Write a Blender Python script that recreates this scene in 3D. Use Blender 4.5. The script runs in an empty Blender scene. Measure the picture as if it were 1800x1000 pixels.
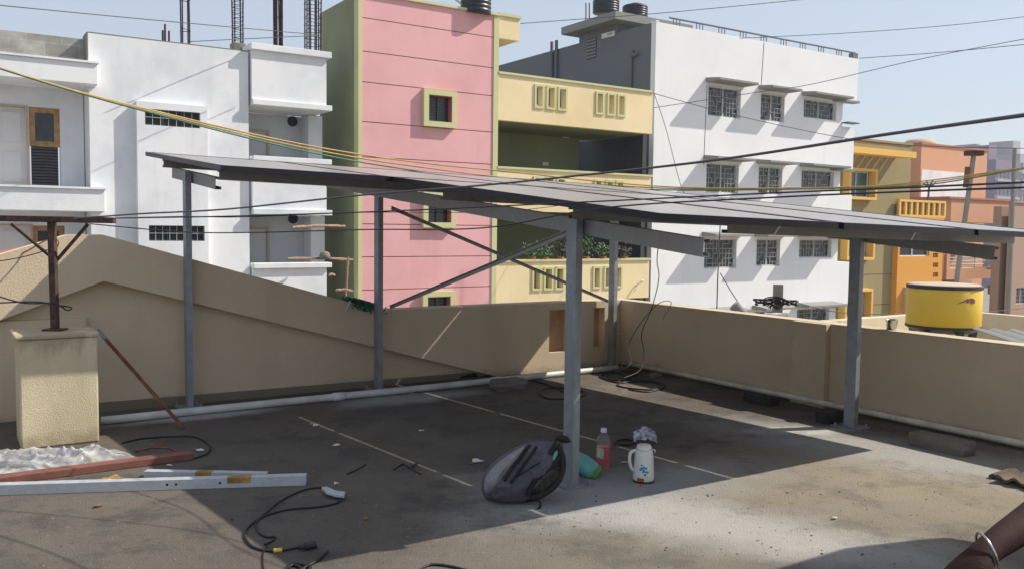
import bpy, bmesh, math, random
from mathutils import Vector, Matrix
random.seed(7)
R = random.random
def U_(a, b): return a + (b - a) * R()
sc = bpy.context.scene
col = sc.collection
# ------------------------------------------------------------------ camera
H, F, PITCH, ROLL = 1.65, 1543.5, .063, .0119
TH = .5783
cam = bpy.data.cameras.new('camera'); co = bpy.data.objects.new('camera', cam); col.objects.link(co)
RM = Matrix.Rotation(math.pi / 2 - PITCH, 3, 'X') @ Matrix.Rotation(ROLL, 3, 'Z')
co.location = (0, 0, H); co.rotation_euler = RM.to_euler()
cam.sensor_width = 36; cam.lens = 36 * F / 1800; cam.clip_end = 3000; cam.clip_start = .05
sc.camera = co
C0 = Vector((0, 0, H)); Z = Vector((0, 0, 1))
U = Vector((math.cos(TH), math.sin(TH), 0)); V = Vector((math.sin(TH), -math.cos(TH), 0))
def ray(px, py): return RM @ Vector(((px - 900) / F, -(py - 500) / F, -1))
def G(px, py, z=0):
    d = ray(px, py); return C0 + d * ((z - H) / d.z)
def at(px, py, Y):
    d = ray(px, py); return C0 + d * (Y / d.y)
D0 = G(665, 685)
def S(s, t, z=0): return Vector((D0.x, D0.y, 0)) + U * s + V * t + Z * z      # terrace frame
def st(p): q = p - D0; return q.dot(U), q.dot(V)
# ------------------------------------------------------------------ mesh building
class MB:
    def __init__(s): s.v = []; s.f = []
    def add(s, vs, fs):
        n = len(s.v); s.v += [Vector(v) for v in vs]; s.f += [tuple(i + n for i in f) for f in fs]; return s
    def hexa(s, p): # 8 points: bottom 4 ccw, top 4 ccw
        return s.add(p, [(0, 3, 2, 1), (4, 5, 6, 7), (0, 1, 5, 4), (1, 2, 6, 5), (2, 3, 7, 6), (3, 0, 4, 7)])
    def box(s, o, a, b, c): # corner o and three edge vectors
        o, a, b, c = map(Vector, (o, a, b, c))
        return s.hexa([o, o + a, o + a + b, o + b, o + c, o + a + c, o + a + b + c, o + b + c])
    def cbox(s, c, a, b, d): # centre
        c, a, b, d = map(Vector, (c, a, b, d)); return s.box(c - a / 2 - b / 2 - d / 2, a, b, d)
    def prism(s, pts, ext):
        pts = [Vector(p) for p in pts]; ext = Vector(ext); n = len(pts)
        return s.add(pts + [p + ext for p in pts], [tuple(range(n))[::-1], tuple(range(n, 2 * n))] + [(i, (i + 1) % n, n + (i + 1) % n, n + i) for i in range(n)])
    def tube(s, pts, r, n=6, caps=True):
        pts = [Vector(p) for p in pts]; m = len(pts)
        if not hasattr(r, '__len__'): r = [r] * m
        t = (pts[1] - pts[0]).normalized(); a = t.orthogonal().normalized()
        vs = []; fs = []
        for i, p in enumerate(pts):
            t = (pts[min(i + 1, m - 1)] - pts[max(i - 1, 0)])
            t = t.normalized() if t.length > 1e-9 else Z
            a = (a - t * a.dot(t)); a = a.normalized() if a.length > 1e-6 else t.orthogonal().normalized(); b = t.cross(a)
            for k in range(n):
                w = 2 * math.pi * k / n; vs.append(p + (a * math.cos(w) + b * math.sin(w)) * r[i])
        for i in range(m - 1):
            for k in range(n): fs.append((i * n + k, i * n + (k + 1) % n, (i + 1) * n + (k + 1) % n, (i + 1) * n + k))
        if caps: fs += [tuple(range(n))[::-1], tuple(range((m - 1) * n, m * n))]
        return s.add(vs, fs)
    def lathe(s, o, prof, n=24, sx=1, sy=1):
        vs = []; fs = []; m = len(prof); o = Vector(o)
        for r, z in prof:
            for k in range(n):
                w = 2 * math.pi * k / n; vs.append(o + Vector((r * math.cos(w) * sx, r * math.sin(w) * sy, z)))
        for i in range(m - 1):
            for k in range(n): fs.append((i * n + k, i * n + (k + 1) % n, (i + 1) * n + (k + 1) % n, (i + 1) * n + k))
        fs += [tuple(range(n))[::-1], tuple(range((m - 1) * n, m * n))]
        return s.add(vs, fs)
    def build(s, name, m, root=None, smooth=False, bevel=0, sub=0):
        L = Vector((0, 0, 0)); r = root
        while r: L += Vector(r.location); r = r.parent
        me = bpy.data.meshes.new(name); me.from_pydata([v - L for v in s.v], [], s.f)
        bm = bmesh.new(); bm.from_mesh(me); bmesh.ops.recalc_face_normals(bm, faces=bm.faces)
        bm.to_mesh(me); bm.free()
        if m: me.materials.append(m)
        if smooth:
            for p in me.polygons: p.use_smooth = True
        o = bpy.data.objects.new(name, me); col.objects.link(o); o.parent = root
        if bevel:
            b = o.modifiers.new('bevel', 'BEVEL'); b.width = bevel; b.segments = 2; b.limit_method = 'ANGLE'; b.angle_limit = .7
        if sub:
            b = o.modifiers.new('sub', 'SUBSURF'); b.levels = sub; b.render_levels = sub
        return o
def tag(o, label=None, cat=None, group=None, kind=None):
    if label: o['label'] = label
    if cat: o['category'] = cat
    if group: o['group'] = group
    if kind: o['kind'] = kind
    return o
def thing(name, loc, label, cat, group=None):
    o = bpy.data.objects.new(name, None); col.objects.link(o); o.location = Vector(loc); o.empty_display_size = .2
    return tag(o, label, cat, group)
def copy_tree(o, parent=None):
    c = o.copy(); col.objects.link(c); c.parent = parent
    for ch in list(o.children): copy_tree(ch, c)
    return c
def smoothpath(pts, k=6):
    pts = [Vector(p) for p in pts]; out = []
    for i in range(len(pts) - 1):
        p0 = pts[max(i - 1, 0)]; p1 = pts[i]; p2 = pts[i + 1]; p3 = pts[min(i + 2, len(pts) - 1)]
        for j in range(k):
            t = j / k
            out.append(.5 * ((2 * p1) + (p2 - p0) * t + (2 * p0 - 5 * p1 + 4 * p2 - p3) * t * t + (3 * p1 - p0 - 3 * p2 + p3) * t ** 3))
    out.append(pts[-1]); return out
# ------------------------------------------------------------------ materials
def srgb(r, g, b):
    f = lambda c: (c / 255 / 12.92) if c / 255 <= .04045 else ((c / 255 + .055) / 1.055) ** 2.4
    return (f(r), f(g), f(b), 1)
def nodes(name):
    m = bpy.data.materials.new(name); m.use_nodes = True; nt = m.node_tree; b = nt.nodes['Principled BSDF']
    return m, nt, b
def nd(nt, t, **k):
    n = nt.nodes.new(t)
    for a, v in k.items():
        if a in ('operation', 'blend_type', 'data_type', 'noise_dimensions', 'feature', 'wave_type', 'bands_direction', 'normalize', 'clamp', 'offset', 'squash', 'distance'): setattr(n, a, v)
        else: n.inputs[a.replace('_', ' ')].default_value = v
    return n
def mixc(nt, fac, a, b, blend='MIX'):
    n = nt.nodes.new('ShaderNodeMix'); n.data_type = 'RGBA'; n.blend_type = blend
    for i, v in ((0, fac), (6, a), (7, b)):
        if hasattr(v, 'links'): nt.links.new(v, n.inputs[i])
        else: n.inputs[i].default_value = v
    return n.outputs[2]
def ramp(nt, v, p0, p1):
    n = nt.nodes.new('ShaderNodeMapRange'); n.inputs[1].default_value = p0; n.inputs[2].default_value = p1
    nt.links.new(v, n.inputs[0]); return n.outputs[0]
def wpos(nt): return nt.nodes.new('ShaderNodeNewGeometry').outputs['Position']
def noise(nt, vec, scale, detail=4, rough=.55, stretch=None):
    if stretch:
        mp = nt.nodes.new('ShaderNodeMapping'); mp.inputs['Scale'].default_value = stretch; nt.links.new(vec, mp.inputs[0]); vec = mp.outputs[0]
    n = nt.nodes.new('ShaderNodeTexNoise'); n.inputs['Scale'].default_value = scale; n.inputs['Detail'].default_value = detail; n.inputs['Roughness'].default_value = rough
    nt.links.new(vec, n.inputs['Vector']); return n.outputs[0]
def bump(nt, b, h, strength, dist=.01):
    n = nt.nodes.new('ShaderNodeBump'); n.inputs['Strength'].default_value = strength; n.inputs['Distance'].default_value = dist
    nt.links.new(h, n.inputs['Height']); nt.links.new(n.outputs[0], b.inputs['Normal'])
def plaster(name, c, dirt=(.6, .58, .55), amt=.5, sc1=.5, bumpd=.01, rough=.9, grain=30, streak=.35, gs=.3):
    m, nt, b = nodes(name); p = wpos(nt)
    n1 = noise(nt, p, sc1, 6, .6); n2 = noise(nt, p, 1.0, 5, .6, (1.6, 1.6, .22)); n3 = noise(nt, p, grain, 3, .6)
    d = tuple(c[i] * dirt[i] for i in range(3)) + (1,)
    a = mixc(nt, ramp(nt, n1, .42, .75), c, mixc(nt, amt, c, d))
    a = mixc(nt, ramp(nt, n2, .55, .85), a, mixc(nt, streak, c, d))
    lo = tuple(x * .86 for x in c[:3]) + (1,)
    a = mixc(nt, ramp(nt, n3, .45, .7), a, mixc(nt, gs, a, lo))
    nt.links.new(a, b.inputs['Base Color']); b.inputs['Roughness'].default_value = rough
    n4 = noise(nt, p, grain * 1.5, 4, .7); bump(nt, b, n4, .5, bumpd)
    return m
def plain(name, c, rough=.5, metal=0, var=.15, vs=6, bumpd=0, spec=None):
    m, nt, b = nodes(name); p = wpos(nt)
    n1 = noise(nt, p, vs, 5, .6)
    lo = tuple(max(0, x * (1 - var * 1.6)) for x in c[:3]) + (1,); hi = tuple(min(1, x * (1 + var)) for x in c[:3]) + (1,)
    nt.links.new(mixc(nt, ramp(nt, n1, .3, .7), lo, hi), b.inputs['Base Color'])
    b.inputs['Roughness'].default_value = rough; b.inputs['Metallic'].default_value = metal
    if spec is not None: b.inputs['Specular IOR Level'].default_value = spec
    if bumpd: bump(nt, b, noise(nt, p, vs * 6, 4), .6, bumpd)
    return m
def galv(name, c, rough=.42, var=.3, vs=25):
    m, nt, b = nodes(name); p = wpos(nt)
    n1 = noise(nt, p, vs, 3, .7); n2 = noise(nt, p, 3, 4, .6, (3, 3, .6))
    lo = tuple(x * (1 - var) for x in c[:3]) + (1,)
    a = mixc(nt, ramp(nt, n1, .35, .65), lo, c); a = mixc(nt, ramp(nt, n2, .5, .8), a, lo)
    nt.links.new(a, b.inputs['Base Color']); b.inputs['Metallic'].default_value = .55
    nt.links.new(ramp(nt, n1, -1, 1.6), b.inputs['Roughness']); b.inputs['Roughness'].default_value = rough
    return m
M = {}
M['white'] = plaster('white_plaster', (.82, .83, .84, 1), (.60, .64, .70), .75, .6, streak=.7)
M['white2'] = plaster('white_plaster_fresh', (.85, .855, .86, 1), (.80, .80, .81), .5, .3, streak=.55)
M['unpainted'] = plaster('primer_white_plaster', (.60, .62, .64, 1), (.8, .8, .8), .5, .6)
M['block'] = None
M['pink'] = plaster('pink_plaster', (.78, .42, .43, 1), (.80, .72, .72), .6, .6, streak=.7)
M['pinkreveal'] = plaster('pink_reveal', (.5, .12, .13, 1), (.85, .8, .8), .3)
M['olivetrim'] = plaster('olive_trim', (.60, .60, .32, 1), (.8, .8, .75), .4)
M['olivegreen'] = plaster('olive_green_wall', (.26, .28, .16, 1), (.6, .6, .55), .6, .3, streak=.7)
M['cream'] = plaster('cream_yellow_wall', (.86, .71, .43, 1), (.78, .70, .6), .7, .5, streak=.5)
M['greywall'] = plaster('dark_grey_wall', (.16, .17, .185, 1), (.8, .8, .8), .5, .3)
M['chajja'] = plaster('grey_ledge', (.27, .27, .255, 1), (.8, .8, .8), .5, 1)
M['olive2'] = plaster('olive_tan_wall', (.31, .25, .12, 1), (.85, .85, .8), .4, .3)
M['yellowtrim'] = plaster('yellow_trim', (.78, .48, .12, 1), (.85, .8, .7), .4, .5)
M['orange'] = plaster('orange_wall', (.70, .33, .055, 1), (.88, .85, .8), .4, .3)
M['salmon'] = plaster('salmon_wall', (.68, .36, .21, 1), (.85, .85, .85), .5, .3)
M['salmondk'] = plaster('salmon_shade_and_trim', (.46, .20, .13, 1), (.85, .85, .85), .5, .3)  # salmon darkened to put side-face shade into the colour; copings share it
M['brownwall'] = plaster('brown_pink_wall', (.42, .27, .20, 1), (.85, .85, .85), .5, .3)
M['tanwall'] = plaster('tan_wall', (.52, .40, .30, 1), (.85, .85, .85), .5, .3)
M['parapet'] = plaster('beige_parapet_paint', (.69, .555, .395, 1), (.72, .68, .62), .55, .9, .012, streak=.6, grain=45)
M['parapetcap'] = plaster('beige_cap', (.62, .53, .38, 1), (.7, .68, .62), .5, 1.2, .012)
M['pillar'] = plaster('yellowed_stucco', (.70, .60, .41, 1), (.5, .48, .42), .5, 2.2, .02, streak=.8, grain=70, gs=.8)
M['glass'] = plain('dark_window_glass', (.035, .045, .05, 1), .12, 0, .3, 3)
M['tealglass'] = plain('teal_window_glass', (.05, .12, .13, 1), .15)
M['black'] = plain('black_void', (.010, .011, .016, 1), .6)
M['darkroom'] = plain('dark_interior', (.05, .055, .065, 1), .8)
M['grille'] = plain('white_grille', (.45, .47, .47, 1), .6)
M['wframe'] = plain('white_frame', (.70, .70, .68, 1), .5)
M['wood'] = plain('varnished_wood', (.40, .22, .09, 1), .5, 0, .3, 8)
M['door'] = plain('white_door', (.66, .64, .63, 1), .6, 0, .04, .8)
M['louver'] = plain('dark_louver', (.045, .045, .05, 1), .4)
M['rust'] = plain('rusty_steel', (.085, .045, .034, 1), .8, .1, .5, 20, .004)
M['rustrod'] = plain('rust_brown_angle', (.24, .09, .05, 1), .75, .1, .35, 15, .003)
M['redbeam'] = plain('red_oxide_paint', (.21, .082, .058, 1), .65, 0, .25, 6, .002)
M['rebar'] = plain('rebar', (.05, .022, .028, 1), .7, .3, .3, 10)
M['galv'] = galv('galvanised_post', (.36, .385, .42, 1), .38, .28, 9)
M['galvdk'] = galv('galvanised_rafter', (.34, .335, .33, 1), .5, .2, 14)
M['galvnew'] = galv('galvanised_channel', (.62, .65, .68, 1), .4, .15)
M['alu'] = plain('black_anodised_frame', (.016, .018, .026, 1), .38, .5, .1)
M['backsheet'] = plain('panel_backsheet', (.30, .30, .30, 1), .6)
M['pvc'] = plain('white_pvc', (.62, .62, .60, 1), .45, 0, .14, 5)
M['pvcdust'] = plain('dusty_pvc', (.74, .68, .55, 1), .6, 0, .2, 5)
M['cable'] = plain('black_cable', (.014, .014, .016, 1), .5)
M['cableblue'] = plain('dark_service_cable', (.035, .033, .045, 1), .6)
M['cablegrey'] = plain('grey_service_cable', (.11, .10, .125, 1), .6)
M['wire'] = plain('grey_wire', (.06, .06, .07, 1), .6)
M['ycable'] = plain('yellow_cable', (.42, .27, .07, 1), .5)
M['gcable'] = plain('green_cable', (.03, .16, .08, 1), .5)
M['tape'] = plain('brown_tape', (.40, .23, .06, 1), .4, 0, .3, 12)
M['concrete'] = plaster('rough_concrete', (.22, .20, .175, 1), (.5, .5, .5), .7, 3, .02, grain=25)
M['brickdk2'] = plaster('mossy_concrete', (.20, .18, .155, 1), (.4, .4, .4), .8, 5, .03, grain=22)
M['conpole'] = plaster('concrete_pole', (.30, .28, .25, 1), (.6, .6, .6), .6, 3, .01)
M['brickdk'] = plain('dark_brick', (.035, .030, .030, 1), .9, 0, .4, 12, .01)
M['bamboo'] = plain('bamboo_pole', (.34, .22, .14, 1), .8, 0, .3, 10)
M['net'] = plain('green_rope', (.012, .14, .08, 1), .6)
M['tankblack'] = plain('black_plastic_tank', (.02, .024, .03, 1), .4)
M['tankyellow'] = plain('yellow_tank_wrap', (.66, .44, .035, 1), .4, 0, .05, 2)
M['logo'] = plain('purple_print', (.22, .07, .14, 1), .5)
M['blackpl'] = plain('black_plastic', (.02, .02, .022, 1), .5)
M['steel'] = plain('stainless_steel', (.5, .5, .5, 1), .25, 1, .05)
M['bagbody'] = plain('grey_bag_fabric', (.105, .095, .115, 1), .85, 0, .2, 40, .002)
M['baglight'] = plain('light_grey_bag_fabric', (.26, .245, .27, 1), .8, 0, .15, 40, .002)
M['bagblack'] = plain('black_webbing', (.012, .012, .014, 1), .8)
M['bagmesh'] = plain('back_padding', (.05, .048, .042, 1), .9, 0, .5, 60, .003)
M['teal'] = plain('teal_cloth', (.14, .42, .40, 1), .6)
M['greencloth'] = plain('green_cloth', (.10, .26, .05, 1), .7)
M['flask'] = plain('cream_flask', (.72, .72, .66, 1), .3, 0, .03)
M['blueprint'] = plain('blue_print', (.03, .27, .55, 1), .5)
M['redprint'] = plain('red_print', (.45, .07, .03, 1), .5)
M['capw'] = plain('white_cap', (.8, .8, .8, 1), .4)
M['label'] = plain('bottle_label', (.5, .55, .35, 1), .5, 0, .3, 50)
M['packet'] = plain('printed_packet', (.5, .5, .6, 1), .35, 0, .5, 40)
M['paper'] = plain('scrap_paper', (.68, .66, .62, 1), .6)
M['leafy'] = plain('dry_leaf', (.30, .14, .04, 1), .8)
M['foliage'] = plain('green_leaves', (.055, .13, .03, 1), .6, 0, .5, 5)
M['foliagedk'] = plain('dark_red_leaves', (.05, .045, .03, 1), .7, 0, .4, 5)
M['terracotta'] = plain('terracotta_tile', (.42, .13, .06, 1), .8, 0, .3, 6, .005)
M['tilebrown'] = plain('old_clay_tile', (.11, .08, .055, 1), .9, 0, .4, 10, .006)
M['skin'] = plain('dark_brown_skin', (.030, .013, .010, 1), .8, 0, .15, 30, .0015)
M['hair'] = plain('black_hair', (.01, .009, .009, 1), .6)
M['shirt'] = plain('maroon_shirt', (.10, .03, .035, 1), .9, 0, .15, 10)
M['trousers'] = plain('navy_trousers', (.03, .035, .05, 1), .9, 0, .15, 10)
M['towerfar'] = plain('far_tower_wall', (.42, .40, .42, 1), .9, 0, .1, .2)
M['towermauve'] = plain('far_tower_mauve', (.25, .20, .27, 1), .9, 0, .1, .2)
M['farwin'] = plain('far_window', (.10, .12, .15, 1), .4)

def stain(m, z0, spread, colr, top=None):
    nt = m.node_tree; b = nt.nodes['Principled BSDF']; p = wpos(nt); sx = nt.nodes.new('ShaderNodeSeparateXYZ'); nt.links.new(p, sx.inputs[0])
    n1 = noise(nt, p, 2.2, 7, .7); n2 = noise(nt, p, 9, 5, .7)
    a = mthn(nt, 'MULTIPLY_ADD', n1, spread, z0 - spread / 2); d_ = mthn(nt, 'SUBTRACT', a, sx.outputs[2])
    fac = mthn(nt, 'MULTIPLY', ramp(nt, d_, -.06, .08), ramp(nt, n2, .25, .6)); old = b.inputs['Base Color'].links[0].from_socket
    c = mixc(nt, fac, old, colr)
    if top:
        d2 = mthn(nt, 'SUBTRACT', sx.outputs[2], mthn(nt, 'MULTIPLY_ADD', noise(nt, p, 3, 7, .75, (1, 1, .25)), -.9, top + .33))
        c = mixc(nt, mthn(nt, 'MULTIPLY', ramp(nt, d2, .0, .12), .55), c, colr)
    nt.links.new(c, b.inputs['Base Color'])
def mthn(nt, op, *a):
    n = nt.nodes.new('ShaderNodeMath'); n.operation = op
    for i, v in enumerate(a):
        if hasattr(v, 'links'): nt.links.new(v, n.inputs[i])
        else: n.inputs[i].default_value = v
    return n.outputs[0]
stain(M['parapet'], .03, .26, (.19, .15, .10, 1))
stain(M['pillar'], .04, .3, (.26, .20, .12, 1), .80)
# block wall
m, nt, b = nodes('concrete_blocks'); p = wpos(nt)
br = nt.nodes.new('ShaderNodeTexBrick')
mp = nt.nodes.new('ShaderNodeVectorMath'); mp.operation = 'DOT_PRODUCT'; nt.links.new(p, mp.inputs[0]); mp.inputs[1].default_value = U
sx = nt.nodes.new('ShaderNodeSeparateXYZ'); nt.links.new(p, sx.inputs[0]); cx = nt.nodes.new('ShaderNodeCombineXYZ')
nt.links.new(mp.outputs['Value'], cx.inputs[0]); nt.links.new(sx.outputs[2], cx.inputs[1]); nt.links.new(cx.outputs[0], br.inputs[0])
br.inputs['Color1'].default_value = (.27, .26, .235, 1); br.inputs['Color2'].default_value = (.37, .36, .33, 1); br.inputs['Mortar'].default_value = (.42, .40, .37, 1)
br.inputs['Scale'].default_value = 1; br.inputs['Brick Width'].default_value = .75; br.inputs['Row Height'].default_value = .30; br.inputs['Mortar Size'].default_value = .012
nt.links.new(mixc(nt, ramp(nt, noise(nt, p, 3, 6), .35, .75), br.outputs[0], (.20, .19, .17, 1)), b.inputs['Base Color']); b.inputs['Roughness'].default_value = .95
M['block'] = m

# terrace floor: dark trodden cement with dust patches
m, nt, b = nodes('weathered_cement_floor'); p = wpos(nt)
base = mixc(nt, ramp(nt, noise(nt, p, .7, 8, .65), .35, .68), (.100, .081, .065, 1), (.165, .136, .105, 1))
base = mixc(nt, ramp(nt, noise(nt, p, 2.6, 8, .7), .5, .75), base, (.052, .046, .043, 1))
fine = noise(nt, p, 60, 4, .7)
base = mixc(nt, ramp(nt, fine, .35, .75), base, mixc(nt, .28, base, (.27, .24, .21, 1)))
blots = ramp(nt, noise(nt, p, 7, 6, .7), .60, .72)
base = mixc(nt, blots, base, mixc(nt, .5, base, (.035, .03, .028, 1)))
def patch(base, c, rx, ry, colr, strength=1, edge=.5, rot=TH, nsc=2.2):
    mp = nt.nodes.new('ShaderNodeMapping'); mp.vector_type = 'TEXTURE'
    mp.inputs['Location'].default_value = (c[0], c[1], 0); mp.inputs['Rotation'].default_value = (0, 0, rot); mp.inputs['Scale'].default_value = (rx, ry, 1)
    nt.links.new(p, mp.inputs[0])
    ln = nt.nodes.new('ShaderNodeVectorMath'); ln.operation = 'LENGTH'; nt.links.new(mp.outputs[0], ln.inputs[0])
    nn = noise(nt, p, nsc, 7, .65)
    ad = nt.nodes.new('ShaderNodeMath'); ad.operation = 'MULTIPLY_ADD'; nt.links.new(nn, ad.inputs[0]); ad.inputs[1].default_value = 1.5; nt.links.new(ln.outputs['Value'], ad.inputs[2])
    fac = ramp(nt, ad.outputs[0], 1.95 + edge / 2, 1.95 - edge)
    mu = nt.nodes.new('ShaderNodeMath'); mu.operation = 'MULTIPLY'; nt.links.new(fac, mu.inputs[0]); mu.inputs[1].default_value = strength
    return mixc(nt, mu.outputs[0], base, colr)
pale = (.56, .54, .50, 1)
def gp(x, y): q = G(x, y); return (q.x, q.y)
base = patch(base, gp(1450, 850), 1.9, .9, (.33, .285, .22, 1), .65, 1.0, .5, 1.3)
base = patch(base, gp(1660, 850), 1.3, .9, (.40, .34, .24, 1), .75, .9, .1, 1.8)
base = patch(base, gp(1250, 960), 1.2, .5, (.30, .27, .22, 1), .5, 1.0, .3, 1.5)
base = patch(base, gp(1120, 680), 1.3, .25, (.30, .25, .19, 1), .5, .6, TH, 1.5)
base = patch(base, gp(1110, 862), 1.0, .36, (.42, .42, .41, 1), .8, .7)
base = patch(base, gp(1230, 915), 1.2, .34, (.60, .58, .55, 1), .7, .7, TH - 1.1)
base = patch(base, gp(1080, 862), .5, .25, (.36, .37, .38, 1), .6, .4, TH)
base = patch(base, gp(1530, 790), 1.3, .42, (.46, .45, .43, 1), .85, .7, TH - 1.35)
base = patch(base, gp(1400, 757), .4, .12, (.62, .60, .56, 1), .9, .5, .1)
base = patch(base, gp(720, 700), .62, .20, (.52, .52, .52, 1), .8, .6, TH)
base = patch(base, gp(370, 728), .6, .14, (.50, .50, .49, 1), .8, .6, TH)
sp = ramp(nt, noise(nt, p, 26, 3, .6), .66, .71)
base = mixc(nt, sp, base, mixc(nt, .6, base, (.42, .38, .32, 1)))
dk = ramp(nt, noise(nt, p, 13, 4, .7), .62, .70)
base = mixc(nt, dk, base, mixc(nt, .5, base, (.03, .026, .022, 1)))
gr = ramp(nt, noise(nt, p, 130, 3, .8), .35, .65)
base = mixc(nt, gr, mixc(nt, .32, base, (.02, .018, .015, 1)), base)
st_ = ramp(nt, noise(nt, p, 1.3, 8, .75), .52, .60)
base = mixc(nt, st_, base, mixc(nt, .30, base, (.05, .042, .036, 1)))
nt.links.new(base, b.inputs['Base Color']); b.inputs['Roughness'].default_value = .92
h = nt.nodes.new('ShaderNodeMath'); h.operation = 'ADD'; nt.links.new(noise(nt, p, 90, 5, .7), h.inputs[0]); nt.links.new(noise(nt, p, 5, 6, .6), h.inputs[1])
bump(nt, b, h.outputs[0], .8, .016)
M['floor'] = m

# solar glass: cells with thin silver lines under dusty glass
m, nt, b = nodes('solar_glass'); p = wpos(nt)
def dotn(v):
    n = nt.nodes.new('ShaderNodeVectorMath'); n.operation = 'DOT_PRODUCT'; nt.links.new(p, n.inputs[0]); n.inputs[1].default_value = v; return n.outputs['Value']
def mth(op, a, b2=None):
    n = nt.nodes.new('ShaderNodeMath'); n.operation = op
    for i, v in enumerate((a, b2)):
        if v is None: continue
        if hasattr(v, 'links'): nt.links.new(v, n.inputs[i])
        else: n.inputs[i].default_value = v
    return n.outputs[0]
def lines(v, sp, w): return mth('LESS_THAN', mth('FRACT', mth('DIVIDE', v, sp)), w)
g = mth('MAXIMUM', lines(dotn(U), .21, .03), lines(dotn(V), .21, .03))
a = mixc(nt, g, (.030, .032, .045, 1), (.18, .18, .2, 1))
a = mixc(nt, ramp(nt, noise(nt, p, 2, 6), .2, .9), mixc(nt, .62, a, (.42, .375, .34, 1)), mixc(nt, .75, a, (.46, .41, .37, 1)))
nt.links.new(a, b.inputs['Base Color']); b.inputs['Roughness'].default_value = .28; b.inputs['IOR'].default_value = 1.5
M['solar'] = m
# liquid, clear plastic, sheet
def clear(name, c, rough=.1, trans=.9, ior=1.2, alpha=1):
    m, nt, b = nodes(name); b.inputs['Base Color'].default_value = c; b.inputs['Roughness'].default_value = rough
    b.inputs['Transmission Weight'].default_value = trans; b.inputs['IOR'].default_value = ior; b.inputs['Alpha'].default_value = alpha
    p = wpos(nt); bump(nt, b, noise(nt, p, 30, 3), .2, .002)
    return m
M['bottle'] = clear('clear_bottle', (.9, .9, .92, 1), .08, .9, 1.15, .55)
M['liquid'] = clear('pink_drink', (.75, .10, .13, 1), .3, .35, 1.3)
M['sheet'] = clear('milky_polythene', (.78, .76, .74, 1), .12, .2, 1.4, .42)

# ------------------------------------------------------------------ terrace
WT = st(G(850, 660))[1]           # face of the far wall along U
WR = st(G(1300, 684))[0]          # inner face of right parapet
PH = .79
mb = MB(); mb.box(S(-12, WT - .5, -.25), U * (WR + 12.3), V * 19, Z * .25)
tag(mb.build('terrace_floor', M['floor']), kind='structure')
mb = MB(); mb.box((-400, -200, -8.5), (900, 0, 0), (0, 900, 0), (0, 0, .3))
tag(mb.build('ground', plaster('street_earth', (.25, .22, .18, 1), (.7, .7, .7), .5, .2)), kind='structure')
def onwall(px, py, t):            # point on vertical plane t=const -> s,z
    d = ray(px, py); k = (t - (C0 - D0).dot(V)) / d.dot(V); q = C0 + d * k; return (q - D0).dot(U), q.z
def onright(px, py, s):
    d = ray(px, py); k = (s - (C0 - D0).dot(U)) / d.dot(U); q = C0 + d * k; return (q - D0).dot(V), q.z
# rooms below the terrace (the host house)
r = thing('terrace_house_wall', S(0, WT, -8), 'plain beige storeys of the house under the roof terrace', 'house')
mb = MB(); mb.box(S(-12, WT - .45, -8.2), U * (WR + 12.2), V * 18.9, Z * 7.94); mb.build('wall', M['parapet'], r)
# far wall with gable band
wl = thing('gable_parapet', S(0, WT, 0), 'long beige back wall of the terrace with gable shaped band and narrow slots', 'parapet wall')
TB = WT + .0                      # recessed lower face
TF = WT + .10                     # face of band / parapet
pk_s, pk_z = onwall(181, 413, TF); _, pkb_z = onwall(181, 494, TF)
e_s, e_z = onwall(872, 657, TF)
j_s, j_z = onwall(668, 545, TF)
lf_s, lf_z = onwall(0, 466, TF); _, lfb_z = onwall(0, 562, TF)
fl_s, fl_z = onwall(118, 412, TF)
cs = WR
slots = []
for x0, x1, y0, y1 in ((966, 1000, 545, 617), (1044, 1062, 541, 609)):
    a0, z1 = onwall(x0, y0, TF); a1, z0 = onwall(x1, y1, TF); slots.append((a0, a1, z0, z1))
def cutwall(mb, s0, s1, z0, z1, holes, P, d0, d1, N):
    """wall slab between s0..s1,z0..z1 with rectangular holes; P(s,z)->point; N normal; depth d0..d1"""
    ss = sorted(set([s0, s1] + [h for q in holes for h in q[:2] if s0 < h < s1])); zs = sorted(set([z0, z1] + [h for q in holes for h in q[2:4] if z0 < h < z1]))
    def solid(i, j):
        if i < 0 or j < 0 or i >= len(ss) - 1 or j >= len(zs) - 1: return False
        a = (ss[i] + ss[i + 1]) / 2; c = (zs[j] + zs[j + 1]) / 2
        return not any(h[0] < a < h[1] and h[2] < c < h[3] for h in holes)
    for i in range(len(ss) - 1):
        for j in range(len(zs) - 1):
            if not solid(i, j): continue
            q = [P(ss[i], zs[j]), P(ss[i + 1], zs[j]), P(ss[i + 1], zs[j + 1]), P(ss[i], zs[j + 1])]
            f = [x + N * d1 for x in q]; k = [x + N * d0 for x in q]
            mb.add(f, [(0, 1, 2, 3)]); mb.add(k, [(3, 2, 1, 0)])
            for (di, dj, a, c) in ((0, -1, 0, 1), (1, 0, 1, 2), (0, 1, 2, 3), (-1, 0, 3, 0)):
                if not solid(i + di, j + dj): mb.add([f[a], k[a], k[c], f[c]], [(0, 1, 2, 3)])
top_c = onwall(1083, 528, TF)[1]
ptop = (j_z + top_c) / 2
# parapet part right of where the band meets the floor
mb = MB(); cutwall(mb, e_s, cs, .0, ptop, slots, lambda s, z: S(s, TF, z), -.24, 0, V)
mb.box(S(e_s, TF - .24, -.02), U * 0.001, V * .001, Z * .001)
mb.build('wall', M['parapet'], wl)
for q in slots:
    mb = MB(); mb.box(S(q[0] - .02, TF - .236, q[2] - .02), U * (q[1] - q[0] + .04), V * .12, Z * (q[3] - q[2] + .04)); mb.build('slot_back', plain('slot_paint', (.56, .34, .20, 1), .9), wl)
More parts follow.
